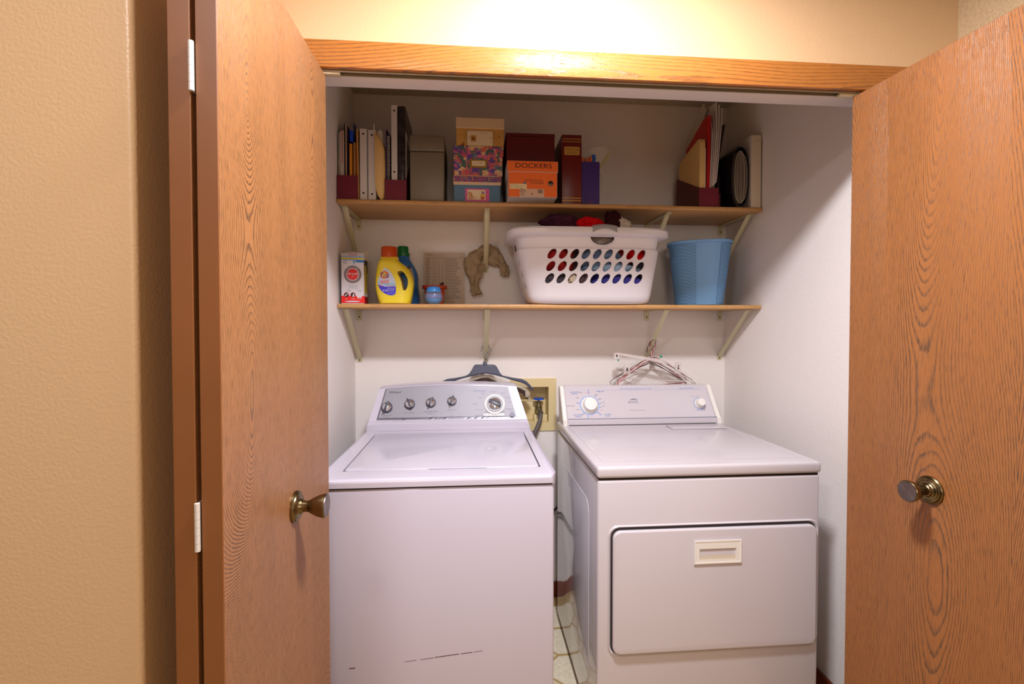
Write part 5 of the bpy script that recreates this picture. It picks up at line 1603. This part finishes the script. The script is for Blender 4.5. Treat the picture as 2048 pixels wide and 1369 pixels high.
link('collar', G().lathe([(0, 0), (0.012, 0), (0.010, 0.008), (0.005, 0.014), (0, 0.014)], (HX(965), 2.325, HZ(388)), (0, 0, 1), 14), blk_h, bh_)
link('hook', G().tube([(0.066 + a, 2.325, 1.2785 + b) for a, b in hk], 0.0016, 6), steel_w, bh_)
clearp = mat('clear_hanger_plastic', (226, 214, 196), 0.12, spec=0.7, alpha=0.42)
def clear_hanger(label, dx, dz, y, m, cat='hanger'):
    t = thing('coat_hanger', label, cat, (0.066 + dx, y, 1.25), 'hangers above the washer')
    lo = [(150, 800), (300, 745), (520, 690), (720, 625), (880, 585), (1060, 585), (1180, 640), (1330, 700), (1540, 750), (1700, 790), (1790, 850), (1850, 940), (1835, 1000), (1790, 990), (1740, 900), (1650, 850), (1500, 800), (1300, 750), (1130, 680), (1020, 625), (930, 625), (780, 670), (560, 740), (330, 800)]
    link('body', G().prism([(HX(a) + dx, HZ(b) + dz) for a, b in lo], 'Y', y - 0.005, y + 0.005, 0.002, 1), m, t, sharp=50)
    link('hook', G().tube([(0.066 + dx + a, y, 1.2665 + dz * 0.3 + b) for a, b in hk] , 0.0015, 6), steel_w, t)
    return t
ch = clear_hanger('clear plastic hanger just below the black suit hanger', 0.004, -0.004, 2.343, clearp)
link('end_clip', G().box(HX(1760), HX(1830), 2.336, 2.350, HZ(1040), HZ(930), 0.002), clearp, ch)
clear_hanger('dark brown velvet hanger under the clear one', -0.004, -0.020, 2.356, mat('dark_brown_flock', (70, 48, 46), 0.7))
clear_hanger('second clear hanger, lowest under the black suit hanger', 0.010, -0.034, 2.366, clearp)

def wire_hanger(label, x, y, z, yaw, m, wd=0.205, drop=0.088, r=0.0016):
    t = thing('wire_hanger', label, 'hanger', (x, y, z), 'wire hangers above the dryer')
    p = [Vector((-0.0165, 0, -0.014)), Vector((-0.018, 0, -0.004)), Vector((-0.013, 0, 0.010)), Vector((0, 0, 0.015)), Vector((0.013, 0, 0.010)), Vector((0.018, 0, -0.004)), Vector((0.012, 0, -0.018)), Vector((0.002, 0, -0.03)), Vector((0, 0, -0.060))]
    body = [Vector((0.004, 0, -0.066)), Vector((wd * 0.25, 0, -0.066 - drop * 0.16)), Vector((wd * 0.6, 0, -0.066 - drop * 0.5)), Vector((wd * 0.93, 0, -0.066 - drop * 0.86)), Vector((wd, 0, -0.066 - drop * 0.98)), Vector((wd * 0.96, 0, -0.066 - drop * 1.12)), Vector((wd * 0.8, 0, -0.066 - drop * 1.15)), Vector((0, 0, -0.066 - drop * 1.17)), Vector((-wd * 0.8, 0, -0.066 - drop * 1.15)), Vector((-wd * 0.96, 0, -0.066 - drop * 1.12)), Vector((-wd, 0, -0.066 - drop * 0.98)), Vector((-wd * 0.93, 0, -0.066 - drop * 0.86)), Vector((-wd * 0.6, 0, -0.066 - drop * 0.5)), Vector((-wd * 0.25, 0, -0.066 - drop * 0.16)), Vector((-0.004, 0, -0.066))]
    M = Matrix.Translation((x, y, z)) @ Matrix.Rotation(math.radians(yaw), 4, 'Z')
    link('hook', G().tube([M @ q for q in p], r, 6), m, t)
    link('body', G().tube([M @ q for q in body], r, 6, closed=True), m, t)
    return t
wcol = {'white': mat('white_coated_wire', (226, 218, 216), 0.4), 'red': mat('red_coated_wire', (160, 36, 36), 0.4), 'pink': mat('pink_coated_wire', (222, 96, 110), 0.4), 'brown': mat('copper_brown_wire', (104, 60, 34), 0.35, metal=0.4), 'grey': mat('grey_steel_wire', (120, 108, 104), 0.35, metal=0.6)}
specs = [('white', 'front white wire hanger, its left loop standing clear of the bunch', 2.300, -34, 0.205, 0.100), ('red', 'red wire hanger behind the front white one', 2.308, 16, 0.205, 0.122), ('brown', 'copper brown wire hanger in the bunch', 2.316, -12, 0.205, 0.128), ('white', 'white wire hanger pressed in the middle of the bunch', 2.324, 10, 0.205, 0.134), ('pink', 'pink wire hanger, its right shoulder over the dryer', 2.331, 20, 0.210, 0.116), ('grey', 'grey steel wire hanger turned out to the left', 2.338, -22, 0.210, 0.118), ('brown', 'second copper brown wire hanger, nearest the wall', 2.345, 6, 0.205, 0.124), ('grey', 'grey steel wire hanger with the widest right loop', 2.352, 12, 0.215, 0.104)]
for c_, lab_, y, yaw, wd, dp in specs:
    zb_ = 1.4345 - (y - 2.156) * 0.903 + 0.004
    wire_hanger(lab_, 0.888, y, min(zb_ - 0.010, 1.292), yaw, wcol[c_], wd, dp)
kh = thing('skirt_hanger', 'clear plastic skirt hanger with two clips on the wire hanger bunch', 'hanger', (0.888, 2.29, 1.26))
kb = lambda a: 1.2375 - 0.166 * (a - 0.700)
g = G()
g.loft([[(0.700, 2.288, kb(0.700) - 0.003), (0.700, 2.296, kb(0.700) - 0.003), (0.700, 2.296, kb(0.700) + 0.008), (0.700, 2.288, kb(0.700) + 0.008)], [(1.015, 2.268, kb(1.015) - 0.008), (1.015, 2.276, kb(1.015) - 0.008), (1.015, 2.276, kb(1.015) + 0.012), (1.015, 2.268, kb(1.015) + 0.012)]])
skm = mat('clear_skirt_hanger', (236, 226, 222), 0.15, spec=0.7, alpha=0.45)
link('bar', g, skm, kh, sharp=None)
for x0, z1, hgt in ((0.745, 1.185, 0.046), (1.000, 1.196, 0.052), (0.694, 1.244, 0.030)):
    cl = link('clip', G().prism([(x0 - 0.012, z1), (x0 + 0.012, z1), (x0 + 0.017, z1 - hgt), (x0 - 0.015, z1 - hgt)], 'Y', 2.266, 2.284, 0.0015, 1), skm, kh)
    link('clip_spring', G().box(x0 - 0.004, x0 + 0.003, 2.264, 2.267, z1 - hgt * 0.62, z1 - hgt * 0.25, 0.001, 1), char_p, cl)
link('strut', G().tube([(0.716, 2.285, 1.225), (0.745, 2.278, 1.190)], 0.002, 6), skm, kh)
link('size_marker', G().box(0.696, 0.704, 2.262, 2.266, 1.206, 1.214, 0.001, 1), mat('teal_tag', (40, 150, 120), 0.4), kh)
link('hook', G().tube([(0.888 + a, 2.292, 1.292 + b) for a, b in hk], 0.0017, 6), steel_w, kh)
tg = link('size_tag', G().lathe([(0, 0), (0.005, 0.001), (0.006, 0.006), (0.005, 0.013), (0, 0.014)], (0.917, 2.285, 1.218), (0.3, 0, 1), 12), mat('teal_tag', (40, 150, 120)), kh)

# ================================================================= fit the lettering
bpy.context.view_layer.update()
for o, w_, h_ in TEXTS:
    d = o.dimensions
    if d.x > 1e-6 and d.y > 1e-6:
        o.scale = (w_ / d.x, h_ / d.y, 1)
bpy.context.view_layer.update()
dg_ = bpy.context.evaluated_depsgraph_get()
for o, w_, h_ in TEXTS:                      # lettering becomes plain mesh parts
    me = bpy.data.meshes.new_from_object(o.evaluated_get(dg_))
    n = bpy.data.objects.new('lettering', me)
    nm = o.name.split('.')[0]
    COL.objects.link(n)
    n.parent = o.parent
    n.location, n.rotation_euler, n.scale = o.location, o.rotation_euler, o.scale
    bpy.data.objects.remove(o)
    n.name = nm
    n['kind'] = 'stuff'
